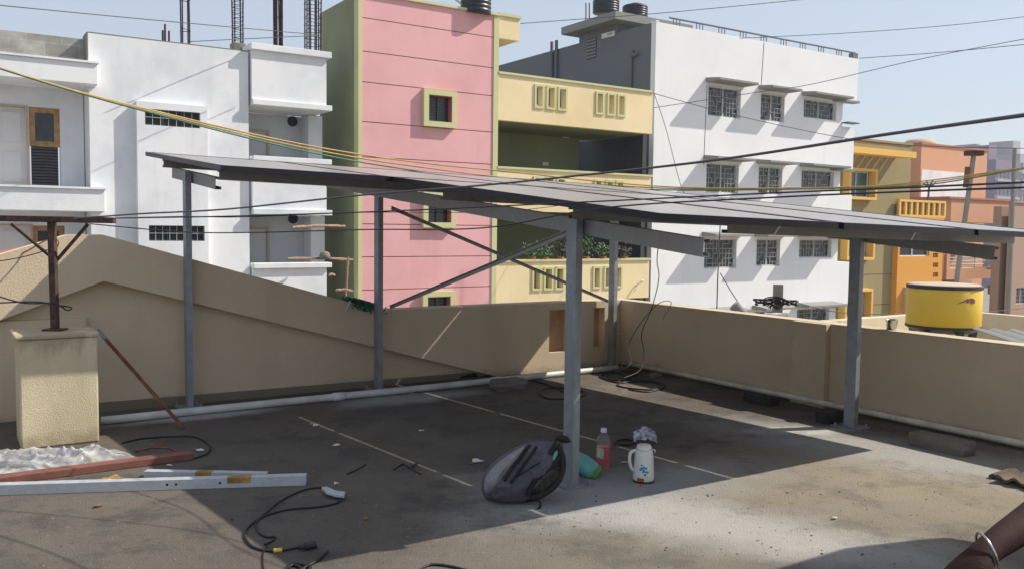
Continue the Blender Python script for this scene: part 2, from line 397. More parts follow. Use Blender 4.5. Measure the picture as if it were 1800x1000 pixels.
# band (gable) polygon
ext_s = lf_s - 3.2; slope_l = (pk_z - lf_z) / (pk_s - lf_s)
poly = [(e_s, 0), (e_s, ptop), (j_s, ptop), (pk_s, pk_z), (fl_s, pk_z - .005), (ext_s, lf_z - (fl_s * 0 + 3.2) * .30), (ext_s, lfb_z - 3.2 * .30), (lf_s, lfb_z), (pk_s, pkb_z)]
mb = MB(); mb.prism([S(s, TF, z) for s, z in poly], V * -.24); mb.build('gable_band', M['parapet'], wl)
# recessed wall under the band
mb = MB(); mb.prism([S(ext_s, TB - .02, -.01), S(e_s + .3, TB - .02, -.01), S(e_s + .3, TB - .02, .25), S(pk_s, TB - .02, pkb_z + .15), S(ext_s, TB - .02, lfb_z)], V * -.16); mb.build('lower_wall', M['parapet'], wl)
sc_, _ = onwall(150, 600, TB)
mb = MB(); mb.box(S(ext_s, TB - .019, 0), U * (sc_ - ext_s), V * .06, Z * (lfb_z - .02)); mb.build('wall_thickening', M['parapet'], wl)
mb = MB(); mb.prism([S(ext_s, TB - .01, 0), S(e_s - .3, TB - .01, 0), S(e_s - .3, TB - .01, .05), S(ext_s, TB - .01, .12)], V * .03); mb.build('skirting', plaster('cement_skirting', (.22, .18, .13, 1), (.7, .7, .7), .5), wl)
# little hole with spout
a, z_ = onright(1098, 586, WR)
# right parapet
rw = thing('side_parapet', S(WR, 0, 0), 'beige parapet wall running along the right side of the terrace', 'parapet wall')
mb = MB(); mb.box(S(WR, TF - .24, 0), U * .2, V * 15, Z * PH); mb.build('wall', M['parapet'], rw, bevel=.008)
p0, _ = onright(1398, 640, WR); p1, _ = onright(1458, 640, WR)
mb = MB(); mb.box(S(WR - .07, p0, 0), U * .067, V * (p1 - p0), Z * (PH + .004)); mb.build('pilaster', M['parapet'], rw, bevel=.006)
mb = MB(); mb.box(S(WR + .005, TF - .23, PH), U * .19, V * 15, Z * .006); mb.build('coping', M['parapetcap'], rw)
mb = MB(); mb.tube([S(WR, a, z_), S(WR - .10, a, z_ + .012)], .012, 8); sp_ = mb.build('spout', M['pvcdust'], rw)
# tiled roof peeking over the band at left
tr = thing('tiled_roof', S(lf_s, TF - 1, lf_z), 'orange terracotta tiles just above the left slope of the gable band', 'roof')
a = onwall(90, 433, TF - .2); c = onwall(0, 459, TF - .2)
k = (a[1] - c[1]) / (a[0] - c[0])
for i in range(9):
    mb = MB()
    s1_ = a[0] - .02 - i * .33; z1_ = a[1] - i * .33 * k
    mb.tube([S(s1_, TF - .27, z1_ - .005), S(s1_ - .37, TF - .27, z1_ - .37 * k + .012)], [.05, .06], 10)
    mb.build('ridge_tile', M['terracotta'], tr, smooth=False)
mb = MB(); mb.prism([S(a[0], TF - .33, a[1] - .06), S(a[0] - 3.6, TF - .33, a[1] - .06 - 3.6 * k), S(a[0] - 3.6, TF - 2.2, a[1] - .9 - 3.6 * k), S(a[0], TF - 2.2, a[1] - .9)], Z * -.05); mb.build('tile_slope', M['terracotta'], tr)

# masonry pillar with rusty T pole
PC = G(103, 790); ps, pt = st(PC)
pil = thing('masonry_pillar', G(103, 790), 'square yellowed stucco pillar with stained top and a rusty pole on it', 'pillar')
FL, FR_ = G(37, 791), G(175, 776)
pw = (FR_ - FL).dot(U); zt = at(100, 590, (FL.y + FR_.y) / 2).z
dx, dy = U, -V
mb = MB(); mb.box(FL, U * pw, V * -.42, Z * (zt - .02)); mb.build('body', M['pillar'], pil, bevel=.012)
mb = MB(); mb.box(FL - U * .03 + V * .012 + Z * (zt - .019), U * (pw + .04), V * -.45, Z * .035); mb.build('cap', M['pillar'], pil, bevel=.012)
dx = Vector((1, 0, 0)); dy = Vector((0, 1, 0))
PC = (FL + FR_) / 2
TP = Vector((PC.x, PC.y + .2, zt + .017))
tpole = thing('rusty_cable_pole', TP, 'rusty steel T shaped cable pole with two diagonal struts standing on the stucco pillar', 'pole')
ztop = at(91, 388, TP.y).z
ptp = Vector((at(91, 388, TP.y).x, TP.y, ztop)); pbt = Vector((at(97, 583, TP.y).x, TP.y, TP.z))
def bar(mb, a, b2, w, h, up=None):
    a, b2 = Vector(a), Vector(b2); t = (b2 - a).normalized(); up = up or (Z if abs(t.z) < .9 else dy)
    s_ = t.cross(up).normalized(); u_ = s_.cross(t).normalized()
    return mb.box(a - s_ * w / 2 - u_ * h / 2, t * (b2 - a).length, s_ * w, u_ * h)
mb = MB(); bar(mb, pbt, ptp, .05, .05); mb.build('upright', M['rust'], tpole, bevel=.004)
mb = MB(); bar(mb, at(-60, 383, TP.y - .02), at(202, 388, TP.y - .02), .05, .045); mb.build('crossbar', M['rust'], tpole, bevel=.004)
for q in ((20, 394, 90, 452), (155, 394, 98, 460)):
    mb = MB(); bar(mb, at(q[0], q[1], TP.y + .03), at(q[2], q[3], TP.y + .03), .02, .02); mb.build('strut', M['rust'], tpole)
mb = MB(); mb.cbox(pbt + Z * .006, dx * .14, dy * .12, Z * .014); mb.build('base_plate', M['rust'], tpole)
for i, q in enumerate((-30, 55, 180)):
    pass
mb = MB(); mb.tube(smoothpath([at(-20, 515, TP.y), at(40, 532, TP.y), at(95, 533, TP.y - .05), at(118, 545, TP.y - .06), at(125, 540, TP.y), at(100, 536, TP.y + .05), at(60, 530, TP.y + .05), at(-20, 533, TP.y)], 5), .006, 5)
tag(mb.build('pole_wire', M['cable']), 'black wire looped around the middle of the rusty cable pole', 'wire')
mb = MB(); mb.tube(smoothpath([at(-20, 462, TP.y), at(40, 452, TP.y), at(92, 437, TP.y)], 5), .004, 5)
tag(mb.build('pole_wire', M['cable']), 'thin wire rising from the left edge to just under the struts of the rusty pole', 'wire')
mb = MB(); mb.tube(smoothpath([at(-20, 461, TP.y + .6), at(40, 445, TP.y + .6), at(80, 423, TP.y + .6), at(103, 424, TP.y + .5), at(97, 440, TP.y + .5)], 5), .006, 5)
tag(mb.build('pole_wire', M['terracotta']), 'orange wire along the top of the left gable slope', 'wire')

# ------------------------------------------------------------------ solar canopy
ZP, KP, KS = 2.211, .1012, -.0184
S0, S1, T0, T1, T2, PW = -1.966, -.62, -1.265, 1.53, 4.78, 1.495
def pz(s, t): return ZP - KP * t + KS * s          # top of the glass
fr = thing('panel_support_frame', S(1, 2, 0), 'galvanised steel frame of five posts and rafters carrying the dark solar panels', 'support frame')
postpix = {'A': (1003, 850), 'B': (1495, 750), 'C': (1075, 645), 'D': (665, 685), 'E': (333, 715)}
post = {k: st(G(*v)) for k, v in postpix.items()}
def channel(mb, o, t, w, h, length, th=.004, lip=.018):
    """lipped C: o start, t along, w flange dir vector, h web dir vector"""
    o, t = Vector(o), Vector(t).normalized(); W = Vector(w); Hh = Vector(h); wu = W.normalized(); hu = Hh.normalized()
    T = t * length
    mb.box(o, T, hu * Hh.length, wu * th)
    mb.box(o + wu * th, T, hu * th, wu * (W.length - th)); mb.box(o + wu * th + hu * (Hh.length - th), T, hu * th, wu * (W.length - th))
    mb.box(o + wu * (W.length - th) + hu * th, T, hu * lip, wu * th); mb.box(o + wu * (W.length - th) + hu * (Hh.length - th - lip), T, hu * lip, wu * th)
PTH = .040
for k, (s, t) in post.items():
    base = S(s, t, 0)
    # measured lean of each post, plumb within a few degrees
    topz = pz(s, t) - PTH - .087
    mb = MB(); channel(mb, base - U * .026 - V * .052 + Z * .008, Z, U * .052, V * .104, topz - .008, .005, .02)
    po = mb.build('post', M['galv'], fr)
    mb = MB(); mb.cbox(base + Z * .005, U * .22, V * .24, Z * .010)
    for a in (-1, 1):
        for c in (-1, 1): mb.tube([base + U * .085 * a + V * .09 * c + Z * .009, base + U * .085 * a + V * .09 * c + Z * .035], .009, 6)
    mb.build('base_plate', M['galv'], po)
def tslope(s, t, dz): return S(s, t, pz(s, t) - PTH + dz)
def alongt(name, s, ta, tb, dz, w=.05, h=.11, mat='galvdk'):
    a = tslope(s, ta, dz - h); c = tslope(s, tb, dz - h); d = (c - a)
    hh = (U.cross(d.normalized())); hh = hh if hh.z > 0 else -hh
    mb = MB(); channel(mb, a, d, U * w, hh * h, d.length, .004); return mb.build(name, M[mat], fr)
def alongs(name, t, sa, sb, dz, w=.05, h=.09, mat='galvdk'):
    a = tslope(sa, t, dz - h); c = tslope(sb, t, dz - h); d = (c - a)
    mb = MB(); channel(mb, a, d, -V * w, Z * h, d.length, .004); return mb.build(name, M[mat], fr)
S4 = S1 + 3 * PW
def rafter_end(px, py, s):
    best = None
    for i in range(200):
        t = -1 + i * .03; q = tslope(s, t, -.15)
        d = RM.transposed() @ (q - C0); x = 900 - F * d.x / d.z
        if best is None or abs(x - px) < best[0]: best = (abs(x - px), t)
    return best[1]
for k, s_off, pxe in (('A', .04, 1240), ('B', .04, 1745)):
    s = post[k][0] + s_off
    alongt('rafter', s, -.75, min(rafter_end(pxe, 430, s), 4.75), -.085, h=.10)
s = post['E'][0] + .04
alongt('rafter', s, -.85, rafter_end(378, 322, s), -.085, h=.10)
for t, sa in ((-.8, S0 + .08), (1.12, S0 + .10), (2.3, S1 + .1), (post['A'][1] + .06, post['A'][0] - .06), (4.35, .35)):
    alongs('purlin', t, sa, S4 - .15, -.002, h=.083)
# cross bracing between back-left post and front-left post (D to A)
def brace(p, q):
    mb = MB(); bar(mb, p, q, .006, .035); bar(mb, p + Z * .016, q + Z * .016, .034, .005); return mb.build('cross_brace', M['galvdk'], fr)
dA, dD, dC = post['A'], post['D'], post['C']
def pp(px, py, s): t, z = onright(px, py, s); return S(s, t, z)
brace(at(686, 540, S(*dD).y - .05), at(1003, 408, S(*dA).y + .05))
brace(at(688, 366, S(*dD).y - .05), at(1070, 530, S(*dC).y - .1))
# panels
PANELS = [(S0, S1, T0, T1, 'far left corner solar panel jutting out over the left posts'),
          (S1, S1 + PW, T0, T1, 'solar panel in the far row above the second post from the left'),
          (S1 + PW, S1 + 2 * PW, T0, T1, 'middle solar panel of the far row between back posts'),
          (S1 + 2 * PW, S4, T0, T1, 'solar panel at the far right corner above the corner post'),
          (S1, S1 + PW, T1, T2, 'near left solar panel whose corner points at the viewer above the foreground post'),
          (S1 + PW, S1 + 2 * PW, T1, T2, 'solar panel in the middle of the near row'),
          (S1 + 2 * PW, S4, T1, T2, 'near right solar panel running out of the frame')]
for sa, sb, ta, tb, lab in PANELS:
    g_ = .026; row0 = ta < 0; ta += .004; tb -= .004
    sa += .003 if row0 and sa < S1 + PW + .1 else g_; sb -= .003 if row0 and sb < S1 + PW + .1 else g_
    root = thing('solar_panel', S((sa + sb) / 2, (ta + tb) / 2, pz((sa + sb) / 2, (ta + tb) / 2) - PTH), lab, 'solar panel', 'solar panels on the steel frame')
    P = lambda s, t, dz=0: S(s, t, pz(s, t) + dz)
    mb = MB(); fw = .030
    for (a0, a1, b0, b1) in ((sa, sb, ta, ta + fw), (sa, sb, tb - fw, tb), (sa, sa + fw, ta + fw, tb - fw), (sb - fw, sb, ta + fw, tb - fw)):
        mb.hexa([P(a0, b1, -PTH), P(a1, b1, -PTH), P(a1, b0, -PTH), P(a0, b0, -PTH), P(a0, b1), P(a1, b1), P(a1, b0), P(a0, b0)])
    mb.build('frame', M['alu'], root)
    mb = MB(); mb.hexa([P(sa + fw, tb - fw, -.012), P(sb - fw, tb - fw, -.012), P(sb - fw, ta + fw, -.012), P(sa + fw, ta + fw, -.012), P(sa + fw, tb - fw, -.004), P(sb - fw, tb - fw, -.004), P(sb - fw, ta + fw, -.004), P(sa + fw, ta + fw, -.004)])
    mb.build('glass', M['solar'], root)
    mb = MB(); mb.hexa([P(sa + fw, tb - fw, -.017), P(sb - fw, tb - fw, -.017), P(sb - fw, ta + fw, -.017), P(sa + fw, ta + fw, -.017), P(sa + fw, tb - fw, -.0125), P(sb - fw, tb - fw, -.0125), P(sb - fw, ta + fw, -.0125), P(sa + fw, ta + fw, -.0125)])
    mb.build('backsheet', M['backsheet'], root)
    mb = MB(); mb.cbox(P((sa + sb) / 2, ta + .35, -.03), U * .12, V * .1, Z * .022); mb.build('junction_box', M['blackpl'], root)

#==PART2==

# ------------------------------------------------------------------ facades
GZ = -8.2
class FP:
    def __init__(f, px, Y, root=None): f.P = at(px, 400, Y); f.P.z = 0; f.root = root
    def sz(f, px, py, d=0):
        q = f.P + V * d; r = ray(px, py); k = (q - C0).dot(V) / r.dot(V); w = C0 + r * k; return (w - f.P).dot(U), w.z
    def W(f, s, z, d=0): return f.P + U * s + V * d + Z * z
    def rect(f, x0, y0, x1, y1, d=0):
        """x0,x1 screen x; y0 top / y1 bottom measured at mid x"""
        xm = (x0 + x1) / 2; ym = (y0 + y1) / 2
        return f.sz(x0, ym, d)[0], f.sz(x1, ym, d)[0], f.sz(xm, y1, d)[1], f.sz(xm, y0, d)[1]
    def box(f, mb, s0, s1, z0, z1, d0, d1): return mb.box(f.W(s0, z0, d0), U * (s1 - s0), V * (d1 - d0), Z * (z1 - z0))
    def part(f, name, mat, s0, s1, z0, z1, d0, d1, parent=None, bevel=0):
        mb = MB(); f.box(mb, s0, s1, z0, z1, d0, d1); return mb.build(name, mat, parent or f.root, bevel=bevel)
    def wall(f, name, mat, s0, s1, z0, z1, d0, d1, holes=(), parent=None):
        mb = MB(); cutwall(mb, s0, s1, z0, z1, list(holes), lambda s, z: f.W(s, z, 0), d0, d1, V); return mb.build(name, mat, parent or f.root)
    def frame(f, name, mat, r, w, d0, d1, parent=None, inner=None):
        mb = MB(); s0, s1, z0, z1 = r
        f.box(mb, s0, s1, z1 - w, z1, d0, d1); f.box(mb, s0, s1, z0, z0 + w, d0, d1); f.box(mb, s0, s0 + w, z0 + w, z1 - w, d0, d1); f.box(mb, s1 - w, s1, z0 + w, z1 - w, d0, d1)
        return mb.build(name, mat, parent or f.root)
def window(f, r, depth=-.10, glass='glass', frame='wframe', grille=None, mull=1, fw=.05, curtain=False):
    s0, s1, z0, z1 = r; w = f.frame('window', M[frame], r, fw, depth, depth + .05)
    mb = MB(); f.box(mb, s0 + fw, s1 - fw, z0 + fw, z1 - fw, depth - .01, depth + .012); mb.build('pane', M[glass], w)
    mb = MB()
    for i in range(mull):
        c = s0 + (s1 - s0) * (i + 1) / (mull + 1); f.box(mb, c - fw * .45, c + fw * .45, z0 + fw, z1 - fw, depth + .013, depth + .055)
    if mull: mb.build('mullion', M[frame], w)
    if grille:
        mb = MB(); d = depth + .07
        if grille == 'square':
            n = max(3, int((s1 - s0) / .17)); m_ = max(2, int((z1 - z0) / .2))
            for i in range(1, n): c = s0 + (s1 - s0) * i / n; f.box(mb, c - .006, c + .006, z0 + .01, z1 - .01, d, d + .012)
            for i in range(1, m_): c = z0 + (z1 - z0) * i / m_; f.box(mb, s0 + .01, s1 - .01, c - .006, c + .006, d + .013, d + .025)
        elif grille == 'bars':
            m_ = int((z1 - z0) / .14)
            for i in range(1, m_): c = z0 + (z1 - z0) * i / m_; f.box(mb, s0 + .01, s1 - .01, c - .009, c + .009, d, d + .018)
        else:   # ornamental maze grille
            rr = random.Random(int(s0 * 100)); st_ = .17
            n = max(3, int((s1 - s0) / st_)); m_ = max(3, int((z1 - z0) / st_)); a = (s1 - s0) / n; c = (z1 - z0) / m_
            for i in range(n):
                for j in range(m_):
                    x = s0 + a * i; y = z0 + c * j
                    if rr.random() < .72: f.box(mb, x + .005, x + a, y - .008, y + .008, d, d + .014)
                    if rr.random() < .72: f.box(mb, x - .008, x + .008, y + .005, y + c, d + .0145, d + .028)
        mb.build('grille', M['grille'], w)
    return w

# ---- white unfinished house on the left
f = FP(305, 22.6); L = f
r = f.root = thing('white_house', f.W(0, GZ, 0), 'white unfinished house at left with stacked balconies and bare rebar on its flat roof', 'house')
a0, a1, _, _ = f.rect(157, 100, 437, 300)
ztop = (f.sz(160, 61)[1] + f.sz(435, 90)[1]) / 2
w1 = f.rect(255, 195, 352, 223, .2); w2 = f.rect(262, 397, 360, 424, .2)
b0, b1, _, bz = f.rect(241, 183, 365, 300, .2)
w3 = (w1[0], w1[1], w2[2] - (w1[2] - w2[2]), w2[3] - (w1[3] - w2[3]))
f.wall('wall', M['white'], a0, a1, GZ, ztop, -.25, 0, [(b0 + .1, b1 - .1, GZ - 1, bz - .1)])
f.wall('window_bay', M['white'], b0, b1, GZ, bz, -.05, .2, [w1, w2, w3])
f.part('wall', M['white'], a0 + .02, a1 - .02, GZ, ztop - .35, -6, -.26)
f.part('coping', M['concrete'], a0, a1, ztop, ztop + .035, -.22, -.02)
for w in (w1, w2, w3): 
    x = window(f, w, .05, 'black', 'louver', 'square', 2, .03)
# left recess with slabs
def lrow(y0l, y0r, y1l, y1r, xr, proj):
    z1 = f.sz(xr, y0r, proj)[1]; z0 = f.sz(xr, y1r, proj)[1]; s1 = f.sz(xr, (y0r + y1r) / 2, proj)[0]
    return s1, z0, z1
s1, z0, z1 = lrow(98, 113, 140, 150, 172, .35)
f.part('balcony_slab', M['white'], -14, s1, z0, z1, -2.2, .35, bevel=.015)
f.part('slab_lip', M['white'], -14, s1 + .03, z1, z1 + .05, -.3, .40)
z2 = z1 + .05
sL = a0 + .03
zb = f.sz(150, 70, -.5)[1]
f.part('block_parapet', M['block'], -14, a0 - .002, z2 + .01, zb, -.7, -.5)
f.part('wall', M['concrete'], a0 - .03, a0 + .004, z2, ztop + .02, -.7, -.001)
s1b, z0b, z1b = lrow(328, 334, 368, 373, 185, .35)
f.part('balcony_slab', M['white'], -14, s1b, z0b, z1b, -2.2, .35, bevel=.015)
f.part('slab_lip', M['white'], -14, s1b + .03, z1b, z1b + .05, -.3, .40)
dz = z1 - z1b
f.part('balcony_slab', M['white'], -14, s1b, z0b - dz, z1b - dz, -2.2, .35, bevel=.015)
RD = -1.0
for zt_, yt in ((z0, 0), (z0b, 1)):
    zbot = zt_ - dz + (z1b - z0b) if yt else z1b + .05
    zb_ = z1b + .05 if not yt else z1b - dz
    dr = f.rect(-60, 186, 47, 325, RD) if not yt else f.rect(-60, 397, 55, 540, RD)
    wr = f.rect(52, 190, 106, 326, RD) if not yt else f.rect(57, 397, 115, 540, RD)
    drz = zt_ - .42 - .1
    hol = [(dr[0], dr[1], zb_, dr[3]), (wr[0], wr[1], wr[2] if not yt else wr[3] - 1.97, wr[3])]
    f.wall('recess_wall', M['white'], -14, a0 - .003, zb_, zt_, RD - .2, RD, hol)
    d = f.part('door', M['door'], dr[0], dr[1], zb_ + .01, dr[3], RD - .14, RD - .09)
    mb = MB()
    for q in range(2):
        for h in range(2):
            wv = (dr[1] - dr[0]) / 2; o0 = dr[0] + wv * q + .12; hh = (dr[3] - zb_) / 2
            f.box(mb, o0, o0 + wv - .24, zb_ + hh * h + .12, zb_ + hh * (h + 1) - .12, RD - .089, RD - .07)
    mb.build('door_panel', M['door'], d)
    f.frame('door_frame', M['tanwall'], (dr[0] - .05, dr[1] + .05, zb_ - .04, dr[3] + .05), .05, RD - .06, RD + .02)
    q = hol[1]; mid = q[3] - (q[3] - q[2]) * .50
    wi = f.frame('window', M['wood'], (q[0], q[1], mid, q[3]), .13, RD - .12, RD - .03)
    mb = MB(); f.box(mb, q[0] + .13, q[1] - .13, mid + .13, q[3] - .13, RD - .1, RD - .07); mb.build('pane', M['glass'], wi)
    mb = MB(); n = 13
    for i in range(n):
        c = q[2] + (mid - q[2]) * i / n; f.box(mb, q[0] + .05, q[1] - .05, c, c + (mid - q[2]) / n * .72, RD - .11, RD - .05)
    lo = mb.build('louver', M['louver'], wi)
    mb = MB(); f.box(mb, q[0] + .04, q[1] - .04, q[2], mid, RD - .16, RD - .13); mb.build('louver_back', M['black'], wi)
f.part('wall', M['white'], -14, a0, GZ, z0b - dz, RD - .2, RD)
# right balcony stack
PB = .12
c0 = f.sz(441, 250, 0)[0]; c1 = f.sz(578, 130, PB)[0]; zc1 = f.sz(578, 94, PB)[1]
def zat(x, y, d=PB): return f.sz(x, y, d)[1]
levels = [(zat(578, 104), zat(572, 186)), (zat(572, 290), zat(578, 370)), (zat(580, 470), zat(575, 560))]
st3 = levels[0][0] - levels[1][0]
for i, (zt_, zb_) in enumerate(levels):
    c1i = f.sz(574, 300, PB)[0]
    f.part('balcony_wall', M['white'], c0, c1i, zb_ + .0, zt_, -1.6 if i == 0 else PB - .15, PB)
    if i: f.part('balcony_side', M['white'], c1i - .12, c1i - .002, zb_, zt_, -1.4, PB - .151); f.part('balcony_floor', M['white'], c0, c1i - .13, zb_ + .02, zb_ + .15, -1.6, PB - .152)
    f.part('coping', M['white'], c0 - (0 if i else .04), c1i + .12, zt_, zt_ + (.17 if i == 0 else .14), -1.7 if i == 0 else PB - .25, PB + .10, bevel=.01)
    f.part('slab_edge', M['white'], c0, c1i + .14, zb_ - .15, zb_ - .002, -1.6 if i < 2 else .1, PB + .08, bevel=.01)
for i, (zt_, zb_) in enumerate(((levels[0][1] - .16, levels[1][0] + .15), (levels[1][1] - .16, levels[2][0] + .15))):
    c1i = f.sz(574, 300, PB)[0]
    bw = f.part('recess_wall', M['unpainted'], c0, c1i - .02, zb_ - 1.2, zt_, -1.75, -1.61)
    f.part('recess_side', M['unpainted'], c0 - .16, c0 - .003, zb_ - 1.2, zt_, -1.6, -.26)
    cx = f.sz(553 if i == 0 else 557, 240, -.5)[0]
    f.part('column', M['white'], cx, cx + .42, zb_ - .6, zt_, -1.6, -1.0)
    hx, hz = f.sz(514 if i == 0 else 515, 214 if i == 0 else 385, -1.6)
    mb = MB(); mb.tube([f.W(hx, hz, -1.605), f.W(hx, hz, -1.58)], .15, 16); mb.build('vent_hole', M['black'], bw)
    dh = f.rect(442, 232 if i == 0 else 403, 469, 300 if i == 0 else 470, -1.6)
    mb = MB(); f.box(mb, c0, dh[1], dh[3], dh[3] + .06, -1.609, -1.55); f.box(mb, dh[1], dh[1] + .06, zb_ - 1, dh[3] + .06, -1.609, -1.55); mb.build('door_frame', M['tanwall'], bw)
f.part('wall', M['white'], c0, f.sz(574, 300, PB)[0], GZ, levels[2][1] - .1, -1.6, PB - .1)
f.part('side_wall', M['unpainted'], c1 - .9, c1 - .55, GZ, zc1 - .4, -7, -1.75)
# rebar cages
def cage(name, px, ybot, Yd, hgt, n, w, lab, ties=14):
    q = at(px, ybot, Yd); root = thing('rebar_column', q, lab, 'rebar', 'bare rebar columns on the white roof')
    mb = MB(); k = int(math.sqrt(n)); offs = [(i, j) for i in (-1, 1) for j in (-1, 1)] if n == 4 else [(-1, -1), (1, -1), (1, 1), (-1, 1), (0, -1), (0, 1), (-1, 0), (1, 0)][:n]
    for i, j in offs:
        l1, l2 = U_(-.06, .06), U_(-.06, .06)
        pts = [q + U * i * w + V * j * w + Z * (hgt * t / 6) + (U * l1 + V * l2) * (t / 6) ** 2 for t in range(7)]
        mb.tube([pts[0] - Z * .15] + pts, .02, 5)
    mb.build('bar', M['rebar'], root)
    mb = MB()
    for t in range(ties):
        z = hgt * (t + .5) / ties * .9; c = q + Z * z; e = U_(-.03, .03); ww = w + .02
        mb.tube([c + U * ww + V * ww + Z * e, c - U * ww + V * ww - Z * e, c - U * ww - V * ww + Z * e, c + U * ww - V * ww, c + U * ww + V * ww + Z * e], .010, 4)
    mb.build('tie', M['rebar'], root); return root
cage('c', 326, 80, 23.6, 2.6, 4, .09, 'two close pairs of bare rebar with a few ties low down, leftmost tall column on the white roof', 3)
x = cage('c', 418, 78, 24.3, 2.8, 4, .11, 'tall rebar column with closely spaced ties rising from a grey concrete stub', 22)
q = at(418, 90, 24.3); mb = MB(); mb.cbox(q + Z * .02, U * .34, V * .34, Z * .34); mb.build('concrete_stub', M['concrete'], x, bevel=.02)
cage('c', 489, 80, 24.8, 2.8, 8, .09, 'slim bundle of rebar between the stub column and the spiral tied one', 5)
cage('c', 550, 86, 25.0, 2.8, 8, .17, 'widest rebar column with many crooked hoops nearest the green wall', 13)
for k, (x, yb, yt) in enumerate(((286, 75, 54), (290, 75, 43), (297, 76, 55))):
    q = at(x, yb, 26); mb = MB(); mb.tube([q - Z * .4, at(x, yt, 26)], .03, 5)
    tag(mb.build('rebar_stub', M['rebar']), ['short left steel bar end poking above the white parapet', 'tallest of the three thin bar ends above the white parapet', 'short right steel bar end poking above the white parapet'][k], 'rebar', 'short bar ends behind the white parapet')
# bamboo scaffolding between the houses
for k, (x0, y0, x1, y1, Y0, Y1) in enumerate(((514, 400, 606, 398, 22.8, 24.4), (505, 455, 620, 457, 22.8, 24.3), (578, 484, 588, 484, 23.2, 23.4), (590, 510, 620, 512, 23.3, 23.6), (612, 452, 608, 520, 23.8, 23.8))):
    mb = MB(); p, q = at(x0, y0, Y0), at(x1, y1, Y1); m_ = (p + q) / 2 + Z * .03
    mb.tube(smoothpath([p, m_, q], 5), [.028 + .008 * (i % 3) for i in range(11)], 6)
    tag(mb.build('bamboo_pole', M['bamboo']), ['crooked brown pole across the upper balcony opening into the gap beside the green wall', 'long brown pole lying on the lowest white balcony ledge', 'tiny stub of pole sticking out of the white balcony side', 'short pole stub low in the gap above the green net', 'upright brown pole in the dark gap between houses', 'thin upright pole at the corner of the lower balcony opening'][k], 'pole', 'wooden scaffold poles between the houses')
mb = MB(); q = at(571, 455, 23.4); mb.lathe(q, [(.14, -.02), (.15, .08), (.11, .17), (.03, .2)], 12); tag(mb.build('cement_sack', M['concrete'], smooth=True), 'small grey sack on the lowest white balcony ledge', 'sack')

# ---- pink house with yellow balconies
f = FP(775, 26.7); K = f
r = f.root = thing('pink_house', f.W(0, GZ, 0), 'tall pink house with olive trim, green side wall and yellow balconies', 'house')
p0 = f.sz(629, 300)[0]; p1 = f.sz(871, 300)[0]; ptz = (f.sz(632, -10)[1] + f.sz(875, 27)[1]) / 2
wins = [(746, 159, 805, 224), (741, 340, 799, 396), (747, 512, 801, 572)]
rects = [f.rect(*w, .15) for w in wins]; ww = sum(q[1] - q[0] for q in rects) / 3; hh = rects[0][3] - rects[0][2]
sp = (rects[0][3] - rects[2][3]) / 2; xc = sum(q[0] + q[1] for q in rects) / 6
rects = [(xc - ww / 2, xc + ww / 2, rects[0][3] - i * sp - hh, rects[0][3] - i * sp) for i in range(4)]
tw = .16; holes = [(q[0] + tw, q[1] - tw, q[2] + tw, q[3] - tw) for q in rects]
gz = [f.sz(635, y)[1] for y in (31, 90, 144, 214, 276)] + [f.sz(635, y)[1] for y in (394, 452, 510)]
mb = MB(); zz = [GZ] + sorted(gz) + [ptz]
tr_w = .12
for i in range(len(zz) - 1):
    a = zz[i] + (.012 if i else 0); c = zz[i + 1] - (.012 if i < len(zz) - 2 else 0)
    cutwall(mb, p0 + tr_w, p1 - tr_w, a, c, [h for h in holes if h[2] < c and h[3] > a], lambda s, z: f.W(s, z, 0), -.04, 0, V)
mb.build('pink_wall', M['pink'], r)
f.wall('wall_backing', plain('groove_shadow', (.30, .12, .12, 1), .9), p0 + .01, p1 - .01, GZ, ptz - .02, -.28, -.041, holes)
for q in ((p0, p0 + tr_w), (p1 - tr_w, p1 + .06)): f.part('corner_trim', M['olivetrim'], q[0], q[1], GZ, ptz, -.27, .03)
f.part('coping', M['olivetrim'], p0 - .03, p1 + .08, ptz, ptz + .07, -.35, .07)
for q in rects:
    w = f.frame('window', M['olivetrim'], q, tw, -.04, .15)
    mb = MB(); hq = (q[0] + tw, q[1] - tw, q[2] + tw, q[3] - tw)
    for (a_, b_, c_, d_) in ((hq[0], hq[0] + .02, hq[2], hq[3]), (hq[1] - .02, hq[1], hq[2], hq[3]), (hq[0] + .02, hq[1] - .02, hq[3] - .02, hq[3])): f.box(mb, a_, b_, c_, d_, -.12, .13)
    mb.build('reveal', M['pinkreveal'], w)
    mb = MB(); f.box(mb, hq[0] + .02, hq[1] - .02, hq[2], hq[3] - .02, -.12, -.09); mb.build('pane', M['glass'], w)
    mb = MB(); n = 9
    for i in range(n): c = hq[2] + (hq[3] - hq[2]) * (i + .5) / n; f.box(mb, hq[0] + .02, hq[1] - .02, c, c + .018, -.075, -.055)
    c = (hq[0] + hq[1]) / 2; f.box(mb, c - .025, c + .025, hq[2], hq[3] - .02, -.054, -.03)
    mb.build('grille', M['louver'], w)
BK = 2.7
mb = MB(); mb.box(f.W(p0 + .001, GZ, -.28), U * .25, V * -(BK), Z * (ptz - GZ + .0)); mb.build('side_wall', M['olivegreen'], r)
f.part('rear_wall', M['olivegreen'], p0 + .26, p1, GZ, ptz - .1, -BK - .25, -BK)
f.part('roof', M['concrete'], p0 + .26, p1 - .02, ptz - .5, ptz - .3, -BK + .01, -.29)
f.part('inner_side_wall', M['olivegreen'], p1 - .2, p1 - .01, GZ, ptz - .5, -BK + .01, -.29)
# roof slab stub right of the pink part
q = f.rect(880, 31, 914, 70, 0); f.part('roof_slab', M['cream'], p1 + .061, q[1], q[2], q[3], -1.6, -.02); f.part('roof_slab_edge', M['olivetrim'], p1 + .061, q[1] + .05, q[3], q[3] + .09, -1.65, .03)
